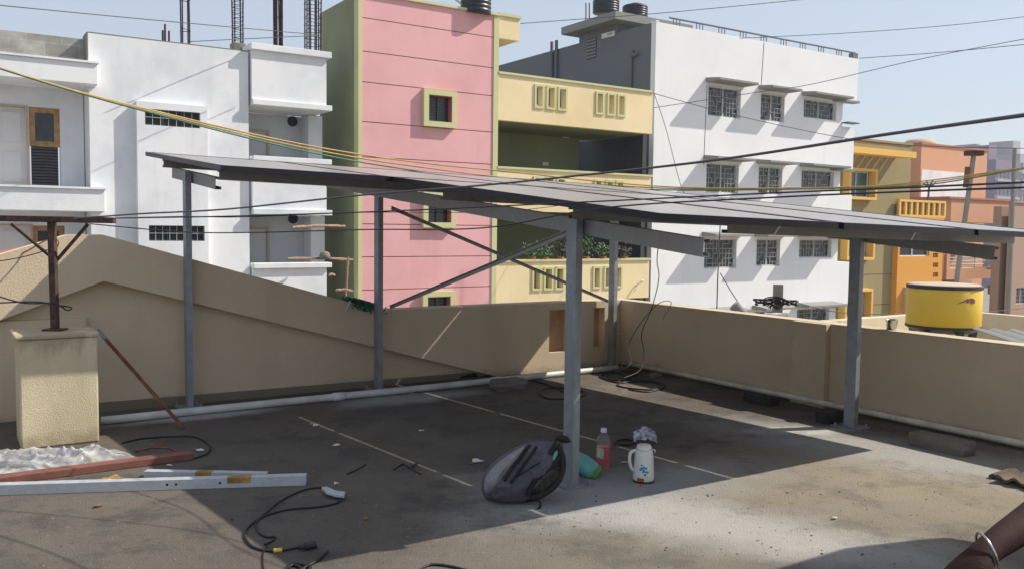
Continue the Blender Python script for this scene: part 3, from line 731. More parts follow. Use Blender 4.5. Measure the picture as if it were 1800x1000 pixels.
# balconies
y0 = p1 + .061; y1 = f.sz(1147, 200)[0]
rows = [((880, 125, 1148, 162), (878, 209, 1145, 238)), ((875, 292, 1140, 311), None), ((870, 455, 1133, 456), (866, 527, 1128, 530))]
def zavg(q): return (f.sz(q[0], q[1])[1] + f.sz(q[2], q[3])[1]) / 2
tops = [zavg(q[0]) for q in rows]; bh = tops[0] - zavg(rows[0][1]); stp = (tops[0] - tops[2]) / 2
tops = [tops[0], tops[0] - stp, tops[0] - 2 * stp]; bh2 = tops[2] - zavg(rows[2][1])
hx = [((940, 954), (961, 975), (981, 995)), ((1048, 1060), (1068, 1080), (1086, 1098))]
flat = [f.sz(a, 165)[0] for g_ in hx for pr in g_ for a in pr]
for i, zt_ in enumerate(tops + [tops[2] - stp]):
    h_ = bh if i == 0 else bh2; ho = []
    for k in range(6): ho.append((flat[2 * k] + .05, flat[2 * k + 1] - .03, zt_ - .95, zt_ - .32))
    # the top holes follow the photo; keep them at equal height
    f.wall('balcony_wall', M['cream'], y0, y1, zt_ - h_, zt_ - .07, -.22, 0, ho)
    f.part('coping', M['olivetrim'], y0, y1 + .03, zt_ - .068, zt_, -.26, .05)
    for q in ho: f.frame('slot_trim', M['olivetrim'], (q[0] - .07, q[1] + .07, q[2] - .07, q[3] + .07), .07, .001, .04)
    f.part('balcony_slab', M['olivegreen'], y0, y1, zt_ - h_ - .001 + .02, zt_ - h_ + .14, -3.4, -.23)
    mb = MB()
    if i == 0: f.part('parapet_rear', M['cream'], y0, y1, zt_ - .8, zt_ - .35, -3.4, -3.25)
gsplit = f.sz(1018, 270, -3)[0]
f.part('recess_wall', M['olivegreen'], y0, gsplit, GZ, tops[0] - bh + .01, -3.2, -3.0)
f.part('dark_room', M['darkroom'], gsplit, y1 + .2, GZ, tops[0] - bh + .01, -5.6, -5.4)
f.part('room_side', M['darkroom'], y1 + .02, y1 + .2, GZ, tops[0] - bh + .01, -5.39, -.5)
for zt_ in tops[1:]:
    cc = f.sz(1100, 250, -4)[0]; f.part('column', M['greywall'], cc, cc + .3, zt_ - 1, zt_ + stp - bh - .05, -4.4, -4.1)
for i, (x, y) in enumerate(((994, 240), (958, 289))):
    q = f.rect(x - 5, y - 3, x + 5, y + 3, -3); f.part('switch_box', M['capw'], q[0], q[1], q[2], q[3], -3, -2.95)
q = f.sz(1090, 494); mb = MB(); mb.tube([f.W(*f.sz(1131, 493), 0), f.W(*f.sz(1123, 493), .1), f.W(*f.sz(1110, 513), .12)], .022, 6); mb.build('drain_pipe', M['pvcdust'], r)
# plants on the lowest visible balcony
def plant(root, q, w, h, n, mat='foliage', seed=1):
    rr = random.Random(seed); mb = MB(); sm = MB()
    for i in range(7):
        a = rr.uniform(-1, 1) * w * .7; b_ = rr.uniform(-.15, .15); hh_ = h * rr.uniform(.55, 1)
        sm.tube([q + U * a * .4 + V * b_ * .4, q + U * a * .8 + V * b_ + Z * hh_ * .6, q + U * a + V * b_ + Z * hh_], [.012, .009, .004], 4)
        for k in range(n // 7):
            t = rr.uniform(.15, 1); c = q + U * a * (.4 + .6 * t) + V * b_ + Z * hh_ * t + Vector((rr.gauss(0, .10), rr.gauss(0, .08), rr.gauss(0, .05)))
            d1 = Vector((rr.uniform(-1, 1), rr.uniform(-1, 1), rr.uniform(-.5, .9))).normalized(); d2 = d1.orthogonal().normalized(); l = rr.uniform(.06, .13)
            mb.add([c, c + d1 * l * .5 + d2 * l * .22, c + d1 * l, c + d1 * l * .5 - d2 * l * .22], [(0, 1, 2, 3)])
    mb.build('leaves', M[mat], root); sm.build('stem', M['foliagedk'], root)
    mb = MB(); mb.lathe(q - Z * .22, [(.10, 0), (.14, .2), (.15, .22)], 12); mb.build('pot', M['terracotta'], root)
for i, (x, w, h, mt, lab) in enumerate(((935, .30, .42, 'foliage', 'low green plant at the left end of the yellow balcony'), (958, .38, .45, 'foliage', 'bushy green plant on the yellow balcony beside the dark one'), (985, .30, 1.05, 'foliagedk', 'tall dark reddish plant behind the foreground post'), (1030, .32, .75, 'foliage', 'green plant just right of the foreground post on the yellow balcony'), (1060, .32, .48, 'foliage', 'green plant left of the corner post on the yellow balcony'), (1097, .24, .35, 'foliagedk', 'small brownish plant right of the corner post'))):
    s_, _ = f.sz(x, 450, -.1); q = f.W(s_, tops[2] + .03, -.12)
    t = thing('potted_plant', q, lab, 'plant', 'potted plants on the yellow balcony'); plant(t, q + Z * .05, w, h, 260, mt, i + 3)

# ---- white house with window rows
f = FP(1290, 34.8); Wh = f
r = f.root = thing('white_apartment_house', f.W(0, GZ, 0), 'large white house with three rows of shaded grilled windows and a dark grey side wall', 'house')
s0 = f.sz(1149, 250)[0]; s1 = f.sz(1508, 140)[0]; zt_ = (f.sz(1165, 44)[1] + f.sz(1500, 100)[1]) / 2
sIn = f.sz(1481, 200)[0]
rw3 = [[(1251, 156, 1306, 206), (1342, 167, 1384, 213), (1419, 176, 1475, 208)], [(1241, 290, 1299, 333), (1333, 296, 1375, 336), (1408, 301, 1466, 328)], [(1233, 420, 1290, 461), (1326, 421, 1366, 460), (1400, 421, 1456, 448)], [(1315, 535, 1357, 580), (1391, 537, 1446, 562), (1391, 537, 1446, 562)]]
R0 = [f.rect(*w) for w in rw3[0]]; R2 = [f.rect(*w) for w in rw3[2]]
rowstep = sum(R0[i][3] - R2[i][3] for i in range(3)) / 6
holes = []; grid = []
ztopw = sum(q[3] for q in R0) / 3
for i in range(4):
    for j in range(3):
        hgt = (1.15, 1.10, .78)[j]
        cs_ = [f.rect(*rw3[k][j])[0:2] for k in range(3)]
        a = sum(c[0] for c in cs_) / 3; b_ = sum(c[1] for c in cs_) / 3
        q = (a, b_, ztopw - i * rowstep - hgt, ztopw - i * rowstep); holes.append(q); grid.append((i, j, q))
f.wall('wall', M['white2'], s0, sIn, GZ, zt_, -.25, 0, holes)
f.part('rear_volume', M['white2'], s0 + .26, sIn - .01, GZ, zt_ - 1, -11.5, -1.5)
for i, j, q in grid:
    window(f, q, -.16, 'glass', 'wframe', 'maze', 1, .05)
    ch = MB(); a, b_ = q[0] - .16, q[1] + .20; z = q[3] + .10
    ch.prism([f.W(a, z, .001), f.W(a, z + .17, .001), f.W(a, z + .09, .72), f.W(a, z, .72)], U * (b_ - a)); ch.build('window_ledge', M['chajja'], r, bevel=.01)
# projecting white end blocks (the corner between them is recessed)
for i in range(4):
    zt2 = zt_ if i == 0 else ztopw - (i - 1) * rowstep - .98
    zb2 = ztopw - i * rowstep + .12
    f.part('end_block', M['white2'], sIn + .001, s1 - (.0 if i == 0 else .12), zb2, zt2, -4, .0)
    f.part('end_ledge', M['chajja'], sIn - .7, s1 + .02 - (.5 if i else .3), zb2 - .09, zb2 - .002, .001, .35)
    cw = MB(); f.box(cw, sIn + .02, sIn + .24, zb2 - .9, zb2, -.6, -.5); cw.build('corner_window', M['glass'], r)
z = ztopw - .85; f.part('small_shelf', M['greywall'], sIn - .05, s1 - .25, z, z + .05, .001, .35)
# dark side wall, roof
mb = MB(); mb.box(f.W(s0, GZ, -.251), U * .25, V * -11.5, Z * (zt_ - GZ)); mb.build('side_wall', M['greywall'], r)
f.part('roof', M['concrete'], s0 + .26, sIn, zt_ - .9, zt_ - .7, -11.5, -.26)
f.part('parapet_cap', M['white2'], s0 - .01, s0 + .14, zt_, zt_ + .05, -.3, .01)
# railing along the front parapet
ra = f.sz(1180, 45)[0]; mb = MB(); mb.tube([f.W(ra, zt_ + .26, -.1), f.W(s1 - .1, zt_ + .26, -.1)], .035, 6)
n = 9
for i in range(n):
    c = ra + (s1 - .4 - ra) * (i + .3) / n
    for k in (-.16, 0, .16): mb.tube([f.W(c + k, zt_ - .02, -.1), f.W(c + k, zt_ + .26, -.1)], .02, 4)
mb.build('roof_railing', M['greywall'], r)
f.part('corner_post', M['greywall'], s1 - .35, s1 - .02, zt_, zt_ + .24, -.25, -.02)
# headroom
def sideb(px): # distance back along side wall for screen px
    for i in range(2000):
        b_ = i * .01; q = RM.transposed() @ (f.W(s0, 8, -b_) - C0)
        if 900 - F * q.x / q.z < px: return b_
    return 12
hb0, hb1 = sideb(1083), sideb(1017)
hz = at(1062, 30, (f.W(s0, 0, -hb0)).y).z
hr = f.root = r
hw0 = s0 + .01
def hbx(name, mat, s0_, s1_, z0_, z1_, b0_, b1_, bevel=0, parent=None):
    mb = MB(); mb.box(f.W(s0_, z0_, -b0_), U * (s1_ - s0_), V * -(b1_ - b0_), Z * (z1_ - z0_)); return mb.build(name, mat, parent or r, bevel=bevel)
hs1 = f.sz(1190, 50, -hb0)[0]
hd = hbx('headroom_wall', M['greywall'], hw0, hs1, zt_ - .7, hz - .25, hb0, hb1)
hbx('headroom_slab', M['chajja'], hw0 - .55, hs1 + .35, hz - .25, hz + .05, hb0 - .55, hb1 + .5, .01)
mb = MB()
q0, q1 = sideb(1080), sideb(1058)
hbx('door', M['wframe'], hw0 - .05, hw0 - .001, zt_ - .1, hz - .50, q0 + .0, q1, 0, hd); hbx('door_leaf', M['glass'], hw0 - .07, hw0 - .051, zt_ + .0, hz - .58, q0 + .10, q1 - .35, 0, hd)
q0, q1 = sideb(1048), sideb(1032); vw = hbx('window', M['louver'], hw0 - .03, hw0 - .001, hz - 1.35, hz - .55, q0, q1, 0, hd)
mb = MB()
for i in range(6): mb.box(f.W(hw0 - .05, hz - 1.30 + i * .13, -q0), U * .02, V * -(q1 - q0), Z * .05)
mb.build('slat', M['chajja'], vw)
for x, yb in ((972, 170), (980, 170)):
    mb = MB(); b_ = sideb(x); mb.tube([f.W(s0 - .08, 3, -b_), f.W(s0 - .08, zt_ + .35, -b_)], .07, 6); mb.build('drain_pipe', M['greywall'], r)
mb = MB()
b_ = sideb(1112); zz_ = at(1112, 100, f.W(s0, 0, -b_).y).z; mb.tube(smoothpath([f.W(s0 - .08, 3, -b_), f.W(s0 - .08, zz_ - .2, -b_), f.W(s0 - .08, zz_, -b_ + .12), f.W(s0 - .08, zz_ + .05, -b_ + .4)], 4), .06, 8)
mb.build('drain_pipe', M['greywall'], r)
for x, n_ in ((1030, 'left'), (1036, 'right')):
    mb = MB(); q = at(x, 30, 37.5); mb.tube([q - Z * .3, at(x, 6, 37.5)], .03, 5)
    tag(mb.build('roof_pipe', M['chajja']), n_ + ' one of two thin pipe ends beside the black tanks on the grey slab', 'pipe')
def tank(px, ytop, ybot, Yd, rad, lab, hgt=None):
    q = at(px, ybot, Yd); h_ = hgt or at(px, ytop, Yd).z - q.z; root = thing('black_water_tank', q, lab, 'water tank', 'black roof water tanks')
    prof = [(rad * .97, 0)]
    for i in range(5): z = h_ * .78 * (i + .5) / 5; prof += [(rad * .96, z - h_ * .05), (rad, z - h_ * .02), (rad, z + h_ * .03), (rad * .96, z + h_ * .05)]
    prof += [(rad * .93, h_ * .82), (rad * .55, h_ * .93), (rad * .30, h_ * .95)]
    mb = MB(); mb.lathe(q, prof, 28); mb.build('body', M['tankblack'], root, smooth=True)
    mb = MB(); mb.lathe(q + Z * h_ * .94, [(rad * .34, 0), (rad * .34, h_ * .06), (rad * .1, h_ * .08)], 20); mb.build('lid', M['tankblack'], root, smooth=False)
    return root
tank(1065, -4, 24, 37.5, .56, 'black ribbed water tank on the grey roof slab, left and nearer one')
tank(1116, 7, 32, 38.5, .55, 'black ribbed water tank on the grey roof slab, right one of the pair')
tank(836, -22, 26, 27.5, .48, 'black water tank on the pink house roof seen above its coping')
mb = MB(); mb.tube([at(780, -14, 27), at(812, 8, 27.3), at(850, 14, 27.5)], .03, 6)
tag(mb.build('tank_pipe', M['pvc']), 'white pipe beside the tank on the pink house roof', 'pipe')
#==PART3==
# ---- olive and orange house right of the white one
f = FP(1550, 44.5); 
r = f.root = thing('olive_orange_house', f.W(0, GZ, 0), 'olive tan house with yellow trim and an orange bay right of the white house', 'house')
o0 = f.sz(1440, 400)[0]; o1 = f.sz(1601, 300)[0]; oz = f.sz(1560, 252)[1]
wr_ = [f.rect(1484, 302, 1527, 347), f.rect(1478, 413, 1512, 453), f.rect(1462, 513, 1500, 556)]
stp = (wr_[0][3] - wr_[2][3]) / 2; W0 = wr_[0]
hol = [(W0[0], W0[1], W0[2] - i * stp, W0[3] - i * stp) for i in range(3)]
zz = [GZ] + sorted(f.sz(1545, y)[1] for y in (430, 482, 535, 300 + 90)) + [oz]
mb = MB()
for i in range(len(zz) - 1):
    a = zz[i] + (.015 if i else 0); c = zz[i + 1] - (.015 if i < len(zz) - 2 else 0)
    cutwall(mb, o0, o1, a, c, [h for h in hol if h[2] < c and h[3] > a], lambda s, z: f.W(s, z, 0), -.04, 0, V)
mb.build('wall', M['olive2'], r)
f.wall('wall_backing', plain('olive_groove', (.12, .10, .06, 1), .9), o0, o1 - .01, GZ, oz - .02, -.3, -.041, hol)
f.part('rear_volume', M['olive2'], o0 + .01, o1 - .02, GZ, oz - .3, -8, -.9)
f.part('coping', M['olive2'], o0, o1 + .03, oz, oz + .1, -.35, .06)
for h in hol:
    fr_ = f.frame('window_surround', M['yellowtrim'], (h[0] - .13, h[1] + .13, h[2] - .13, h[3] + .13), .13, .001, .40)
    window(f, h, -.1, 'tealglass', 'wframe', None, 1, .05)
q = f.rect(1500, 263, 1608, 274, .9)
f.part('pergola_beam', M['yellowtrim'], f.sz(1445, 268, .9)[0], q[1], q[2], q[3], .75, 1.0)
for i in range(9):
    c = q[1] - .25 - i * .62
    f.part('pergola_slat', M['yellowtrim'], c - .30, c, q[2] + .03, q[3] - .02, .001, .749)
# orange bay
b = f.rect(1577, 405, 1656, 548, .3); bt = f.sz(1615, 352, .3)[1]
wb = f.rect(1582, 418, 1634, 451, .3); sb = f.rect(1590, 508, 1606, 545, .3)
vents = [f.rect(1640, y - 4, 1649, y + 4, .3) for y in (430, 449, 466, 483)]
bt0 = f.sz(1615, 379, .3)[1]
f.wall('orange_bay', M['orange'], b[0], b[1], GZ, bt0 - .1, .15, .3, [wb, sb] + vents)
f.part('bay_side', M['orange'], b[0], b[0] + .15, GZ, bt0 - .1, .001, .149); f.part('bay_side', M['orange'], b[1] - .15, b[1], GZ, bt0 - .1, .001, .149)
f.part('bay_lining', M['brownwall'], b[0] + .16, b[1] - .16, GZ, bt0 - .2, .001, .02)
g_ = f
w_ = f.frame('window', M['wframe'], wb, .06, .16, .21)
mb = MB(); f.box(mb, wb[0] + .06, wb[1] - .06, wb[2] + .06, wb[3] - .06, .15, .18); mb.build('pane', M['black'], w_)
mb = MB(); c = wb[0] + (wb[1] - wb[0]) * .45; f.box(mb, c - .03, c + .03, wb[2] + .06, wb[3] - .06, .181, .23); mb.build('mullion', M['wframe'], w_)
w_ = f.frame('window', M['tanwall'], (sb[0] - .12, sb[1] + .12, sb[2] - .12, sb[3] + .12), .12, .301, .62)
mb = MB(); f.box(mb, sb[0], sb[1], sb[2], sb[3], .16, .18); mb.build('pane', M['glass'], w_)
mb = MB(); f.box(mb, sb[0] + .1, sb[0] + .15, sb[2], sb[3], .19, .23); f.box(mb, sb[1] - .07, sb[1] - .02, sb[2], sb[3], .19, .23); mb.build('pane_frame', M['wframe'], w_)
for v_ in vents:
    mb = MB(); cx_ = (v_[0] + v_[1]) / 2; cz_ = (v_[2] + v_[3]) / 2; f.box(mb, cx_ - .015, cx_ + .015, v_[2], v_[3], .20, .26); f.box(mb, v_[0], v_[1], cz_ - .015, cz_ + .015, .17, .199); mb.build('vent_cross', M['orange'], r)
# slatted yellow balustrade on the bay
f.part('balustrade_rail', M['yellowtrim'], b[0], b[1] + .1, bt - .12, bt, .1, .3); f.part('balustrade_rail', M['yellowtrim'], b[0], b[1] + .1, bt0 - .1, bt0 + .02, .1, .3)
n = 8
for i in range(n + 1):
    c = b[0] + (b[1] - b[0]) * i / n; f.part('balustrade_post', M['yellowtrim'], c, c + .15, bt0 + .021, bt - .121, .18, .29)
f.part('balustrade_back', M['olive2'], b[0], b[1] - .02, bt0 + .021, bt - .121, .11, .15)

# ---- salmon house behind with grey plaster patch
f = FP(1670, 62); 
r = f.root = thing('salmon_house', f.W(0, GZ, 0), 'salmon house with a bare grey plaster patch behind the orange bay', 'house')
a, b_, _, zt_ = f.rect(1617, 260, 1733, 400)
_, _, pz0, pz1 = f.rect(1620, 302, 1706, 351)
f.part('wall', M['salmon'], a, b_, GZ, zt_, -7, 0)
f.part('plaster_patch', M['white'], a + .1, f.sz(1706, 330)[0], pz0 - 2, pz1, .001, .03)
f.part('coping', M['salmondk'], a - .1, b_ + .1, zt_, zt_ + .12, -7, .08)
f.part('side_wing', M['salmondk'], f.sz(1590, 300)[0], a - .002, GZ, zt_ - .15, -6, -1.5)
q = at(1617, 256, 68); mb = MB(); mb.lathe(q - Z * .6, [(1.3, 0), (1.3, .7), (.9, 1.0), (.2, 1.1)], 18)
tag(mb.build('roof_tank', M['tanwall'], smooth=True), 'beige dome topped tank on the salmon house roof', 'water tank')
# ---- salmon balconies nearer right
f = FP(1700, 56); 
r = f.root = thing('salmon_balcony_house', f.W(0, GZ, 0), 'salmon and brown house with a railed balcony behind the yellow tank', 'house')
a, b_, zb_, zt_ = f.rect(1672, 352, 1772, 382)
f.part('upper_wall', M['salmon'], a, b_, f.sz(1720, 392)[1], zt_, -2, 0)
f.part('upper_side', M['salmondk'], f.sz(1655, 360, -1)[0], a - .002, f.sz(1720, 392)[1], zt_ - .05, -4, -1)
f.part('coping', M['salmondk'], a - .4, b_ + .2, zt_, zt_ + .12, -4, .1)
f.part('pier', M['tanwall'], b_ - .1, b_ + .7, GZ, zt_ - .6, -.5, .35)
f.part('rear_wall', M['tanwall'], f.sz(1650, 450, -2.2)[0], b_, GZ, f.sz(1720, 392)[1] - .001, -3, -2.2)
ba = f.rect(1664, 472, 1760, 490, .6)
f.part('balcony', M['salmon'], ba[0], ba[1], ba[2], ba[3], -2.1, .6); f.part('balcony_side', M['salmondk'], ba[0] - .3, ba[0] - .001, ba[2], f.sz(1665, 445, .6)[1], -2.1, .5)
f.part('balcony_pier', M['salmon'], ba[0], ba[0] + .35, ba[3] + .001, f.sz(1665, 446, .6)[1], .2, .58)
rt = f.sz(1720, 447, .6)[1]
for i in range(4):
    mb = MB(); z = rt - i * (rt - ba[3]) / 4.2; mb.tube([f.W(ba[0] + .4, z, .5), f.W(ba[1] - .1, z, .5)], .03, 6); mb.build('rail', M['steel'], r)
for i in range(5):
    mb = MB(); s_ = ba[0] + .45 + (ba[1] - ba[0] - .6) * i / 4; mb.tube([f.W(s_, ba[3], .46), f.W(s_, rt, .46)], .03, 6); mb.build('rail_post', M['steel'], r)
hh_ = f.rect(1758, 430, 1776, 446, .7); f.part('small_balcony', M['brownwall'], hh_[0] - .3, hh_[1], hh_[2], hh_[3], .36, 1.0)
hh_ = f.rect(1740, 500, 1775, 516, .5); f.part('small_balcony', M['brownwall'], hh_[0], hh_[1], hh_[2], hh_[3], .36, 1.2)
mb = MB(); q = f.rect(1778, 500, 1792, 540); mb.tube([f.W(b_ + .5, GZ, .4), f.W(b_ + .5, zt_ - 1, .4)], .06, 6); mb.build('drain_pipe', M['brownwall'], r)
f = FP(1790, 52)
r = f.root = thing('brown_house', f.W(0, GZ, 0), 'plain brown pink house cut by the right edge of the view', 'house')
a = f.sz(1781, 400)[0]; zt_ = f.sz(1790, 357)[1]; wq = f.rect(1786, 505, 1806, 534)
f.wall('wall', M['brownwall'], a, a + 8, GZ, zt_, -.3, 0, [wq]); f.part('rear_volume', M['brownwall'], a + .01, a + 7.9, GZ, zt_ - .2, -1.2, -.7)
window(f, wq, -.15, 'black', 'wframe', 'square', 1, .05)
f.part('coping', M['brownwall'], a - .1, a + 8, zt_, zt_ + .1, -.35, .08)
# ---- distant towers
def tower(px0, px1, ytop, Y, mat, lab, rows_, cols_, side=True):
    f = FP((px0 + px1) / 2, Y); a, b_, _, zt_ = f.rect(px0, ytop, px1, 500)
    r = f.root = thing('distant_tower', f.W(a, -8.2, 0), lab, 'apartment block', 'distant apartment blocks')
    f.part('wall', mat, a, b_, -8.2, zt_, -14, 0)
    cw = (b_ - a) / cols_
    for i in range(rows_):
        z = zt_ - 1.8 - i * 3.2
        for j in range(cols_):
            f.part('window', M['farwin'], a + cw * (j + .22), a + cw * (j + .78), z - 1.4, z, .01, .08)
        f.part('floor_band', M['towerfar'], a, b_, z - 2.2, z - 1.8, .001, .5)
    f.part('roof_room', mat, a + (b_ - a) * .35, a + (b_ - a) * .7, zt_, zt_ + 3, -8, -3)
tower(1732, 1748, 278, 175, M['towerfar'], 'leftmost pale distant apartment block beside the salmon house', 7, 3)
tower(1746, 1786, 282, 165, M['towermauve'], 'mauve distant apartment block behind the utility poles', 7, 6)
tower(1788, 1825, 272, 180, M['towerfar'], 'pale distant apartment block at the right edge of the view', 7, 5)
tower(1702, 1735, 350, 190, M['towerfar'], 'low pale distant block seen past the left pole', 4, 5)

# ---- neighbouring terrace, yellow tank, cup
nf = FP(1560, 15.5); 
nz = nf.sz(1560, 557)[1]
nt_ = nf.root = thing('neighbour_terrace', nf.W(0, GZ, 0), 'sunlit neighbouring flat roof with low beige walls beyond the side parapet', 'building')
ca = nf.sz(1425, 570)[0]; cb_ = nf.sz(1705, 545)[0]
nf.part('low_wall', M['parapetcap'], ca, cb_, -.9, nz, -.2, 0)
q = nf.W(cb_, 0, 0)
mb = MB(); mb.box(nf.W(cb_ - .2, -.9, .001), U * .2, V * 11, Z * (nz + .9)); mb.build('low_wall', M['parapetcap'], nt_)
nf.part('roof_slab', M['parapetcap'], ca, cb_ - .21, GZ, -.55, .002, 11)
yt = at(1657, 574, 12.8)
root = thing('yellow_water_tank', yt, 'yellow wrapped round water tank with black rims and a purple mountain mark', 'water tank')
zb_, ztp = yt.z, at(1660, 500, 12.8).z; rad = (at(1719, 540, 12.8) - at(1598, 540, 12.8)).length / 2
mb = MB(); mb.lathe(yt, [(rad * .99, .03), (rad, .04), (rad, ztp - zb_ - .05), (rad * .99, ztp - zb_ - .045)], 48); mb.build('body', M['tankyellow'], root, smooth=False)
for p_ in root.children[0].data.polygons: p_.use_smooth = abs(p_.normal.z) < .5
mb = MB(); hh_ = ztp - zb_; mb.lathe(yt, [(rad * 1.01, hh_ - .055), (rad * 1.02, hh_ - .05), (rad * 1.02, hh_ - .01), (rad * .98, hh_)], 48); mb.build('rim', M['blackpl'], root)
mb = MB(); mb.lathe(yt, [(rad * .97, hh_ + .001), (rad * .9, hh_ + .012), (rad * .3, hh_ + .03), (rad * .1, hh_ + .032)], 48); mb.build('lid', M['tanwall'], root)
mb = MB(); mb.lathe(yt, [(rad * .80, -.06), (rad * .98, -.01), (rad * 1.015, 0), (rad * 1.015, .035), (rad * .99, .036)], 48); mb.build('lower_rim', M['blackpl'], root)
for k in range(5):
    w_ = -.3 - k * 1.15; q = yt + Vector((math.cos(w_), math.sin(w_), 0)) * rad * .82
    mb = MB(); bar(mb, q - Z * .02, q + Vector((math.cos(w_), math.sin(w_), 0)) * -.12 - Z * (yt.z + .52), .08, .08, up=dx); mb.build('leg', M['blackpl'], root)
mb = MB()
def tp(px, py, off=.004):
    d = ray(px, py); o = C0 - yt; a_ = d.x ** 2 + d.y ** 2; b2 = 2 * (o.x * d.x + o.y * d.y); c_ = o.x ** 2 + o.y ** 2 - (rad + off) ** 2
    k = (-b2 - math.sqrt(max(0, b2 * b2 - 4 * a_ * c_))) / (2 * a_); return C0 + d * k
for pts in ([(1680, 535), (1694, 529), (1701, 525), (1700, 528), (1695, 531)], [(1698, 532), (1701, 525), (1705, 527), (1703, 533)], [(1706, 533), (1707, 525), (1710, 526), (1709, 534)], [(1711, 533), (1712, 525), (1714, 527), (1714, 533)], [(1701, 525), (1708, 524.2), (1713, 525), (1708, 526)]):
    a_ = [tp(*p) for p in pts]; b2 = [tp(p[0], p[1], .009) for p in pts]; n = len(a_)
    mb.add(a_ + b2, [tuple(range(n)), tuple(range(n, 2 * n))] + [(i, (i + 1) % n, n + (i + 1) % n, n + i) for i in range(n)])
mb.build('mountain_mark', M['logo'], root)
q0 = S(WR + .1, onright(1567, 578, WR + .1)[0], PH + .006)
root = thing('steel_cup', q0, 'small steel cup standing on the side parapet left of the yellow tank', 'cup')
mb = MB(); mb.lathe(q0, [(.038, 0), (.040, .003), (.052, .085), (.056, .09), (.053, .092), (.049, .085), (.036, .006)], 20); mb.build('cup', M['steel'], root, smooth=True)
# corrugated sheet at right edge
q = at(1797, 606, 9.2)
mb = MB(); pr = []
for i in range(40): pr.append(q + Vector((i * .045, 0, .018 * math.sin(i * 1.3) - i * .001)))
n = len(pr); off = Vector((.15, 1.3, .03))
mb.add(pr + [p + off for p in pr] + [p - Z * .006 for p in pr] + [p + off - Z * .006 for p in pr], [(i, i + 1, n + i + 1, n + i) for i in range(n - 1)] + [(2 * n + i, 3 * n + i, 3 * n + i + 1, 2 * n + i + 1) for i in range(n - 1)] + [(i, 2 * n + i, 2 * n + i + 1, i + 1) for i in range(n - 1)])
tag(mb.build('corrugated_sheet', M['chajja']), 'grey corrugated roofing sheet beyond the right end of the side parapet', 'roofing sheet')

# ---- utility poles
q = at(1368, 500, 15.5)
root = thing('utility_pole', Vector((q.x, q.y, GZ)), 'short square concrete pole top with black wires and clamps in front of the white house', 'utility pole')
mb = MB(); mb.prism([q - dx * .07 - dy * .07 , q + dx * .07 - dy * .07, q + dx * .07 + dy * .07, q - dx * .07 + dy * .07], Vector((-.02, 0, GZ - q.z))); mb.build('pole', M['conpole'], root)
for y_, w_ in ((527, .44), (532, .36)):
    c = at(1368, y_, 15.4); mb = MB(); bar(mb, c - dx * w_, c + dx * w_ * .8 - Z * .02, .03, .04); mb.build('cross_arm', M['blackpl'], root)
for i in range(6):
    c = at(1330 + i * 14, 529, 15.35); mb = MB(); mb.lathe(c - Z * .08, [(.02, 0), (.035, .03), (.02, .05), (.035, .08), (.02, .1)], 8); mb.build('insulator', M['cable'], root)
mb = MB()
for k in range(7):
    a_ = at(1336 + k * 3, 530 + k * 2, 15.3); b2 = at(1396 - k * 4, 533 - k, 15.3); m_ = (a_ + b2) / 2 + Vector((0, -.1, U_(-.18, .14)))
    mb.tube(smoothpath([a_, a_ * .6 + m_ * .4 + Z * .04, m_, b2 * .6 + m_ * .4, b2], 4), .012, 4)
mb.build('wire_bundle', M['cable'], root)
c = at(1364, 553, 15.2); mb = MB(); mb.tube([c - dx * .2, c + dx * .2], .04, 10); root2 = mb.build('tube_lamp', M['capw']); tag(root2, 'white tube lamp lying across the concrete pole just over the parapet', 'lamp')
c0_, c1_ = at(1290, 536, 15), at(1308, 552, 15); mb = MB(); mb.tube([c0_, c1_], [.10, .07], 12); tag(mb.build('lamp_head', M['chajja'], smooth=True), 'grey lamp head poking above the parapet left of the concrete pole', 'lamp')
q = at(1712, 270, 16.5); q1 = at(1681, 496, 16.5)
root = thing('utility_pole', Vector((q1.x, q1.y, q1.z - 7)), 'tall leaning grey concrete pole with a rusty clamp behind the yellow tank', 'utility pole')
mb = MB(); bar(mb, q1 + (q1 - q).normalized() * 5, q, .065, .065, up=dy); mb.build('pole', M['conpole'], root)
mb = MB(); mb.cbox(q + Z * .0, dx * .30, dy * .16, Z * .09); mb.build('clamp', M['rust'], root)
mb = MB(); bar(mb, at(1701, 294, 16.4), at(1697, 330, 16.4), .05, .1, up=dy); mb.build('bracket', M['rustrod'], root)
q = at(1784, 262, 20); mb = MB(); mb.tube([Vector((at(1776, 560, 20).x, q.y, at(1776, 560, 20).z - 5)), q], .045, 8); tag(mb.build('roof_mast', M['chajja']), 'tall thin grey mast at the right edge in front of the towers', 'mast')
root = thing('roof_antenna', at(1632, 352, 43), 'small dark branching antenna above the slatted yellow balustrade', 'antenna')
a_ = at(1631, 352, 43); b2 = at(1633, 330, 43); mb = MB(); mb.tube([a_, b2], .05, 5); mb.build('mast', M['wire'], root)
for (x, y) in ((1622, 322), (1645, 322), (1628, 318), (1640, 317)):
    mb = MB(); mb.tube([b2, at(x, y, 43)], .04, 4); mb.build('arm', M['wire'], root)

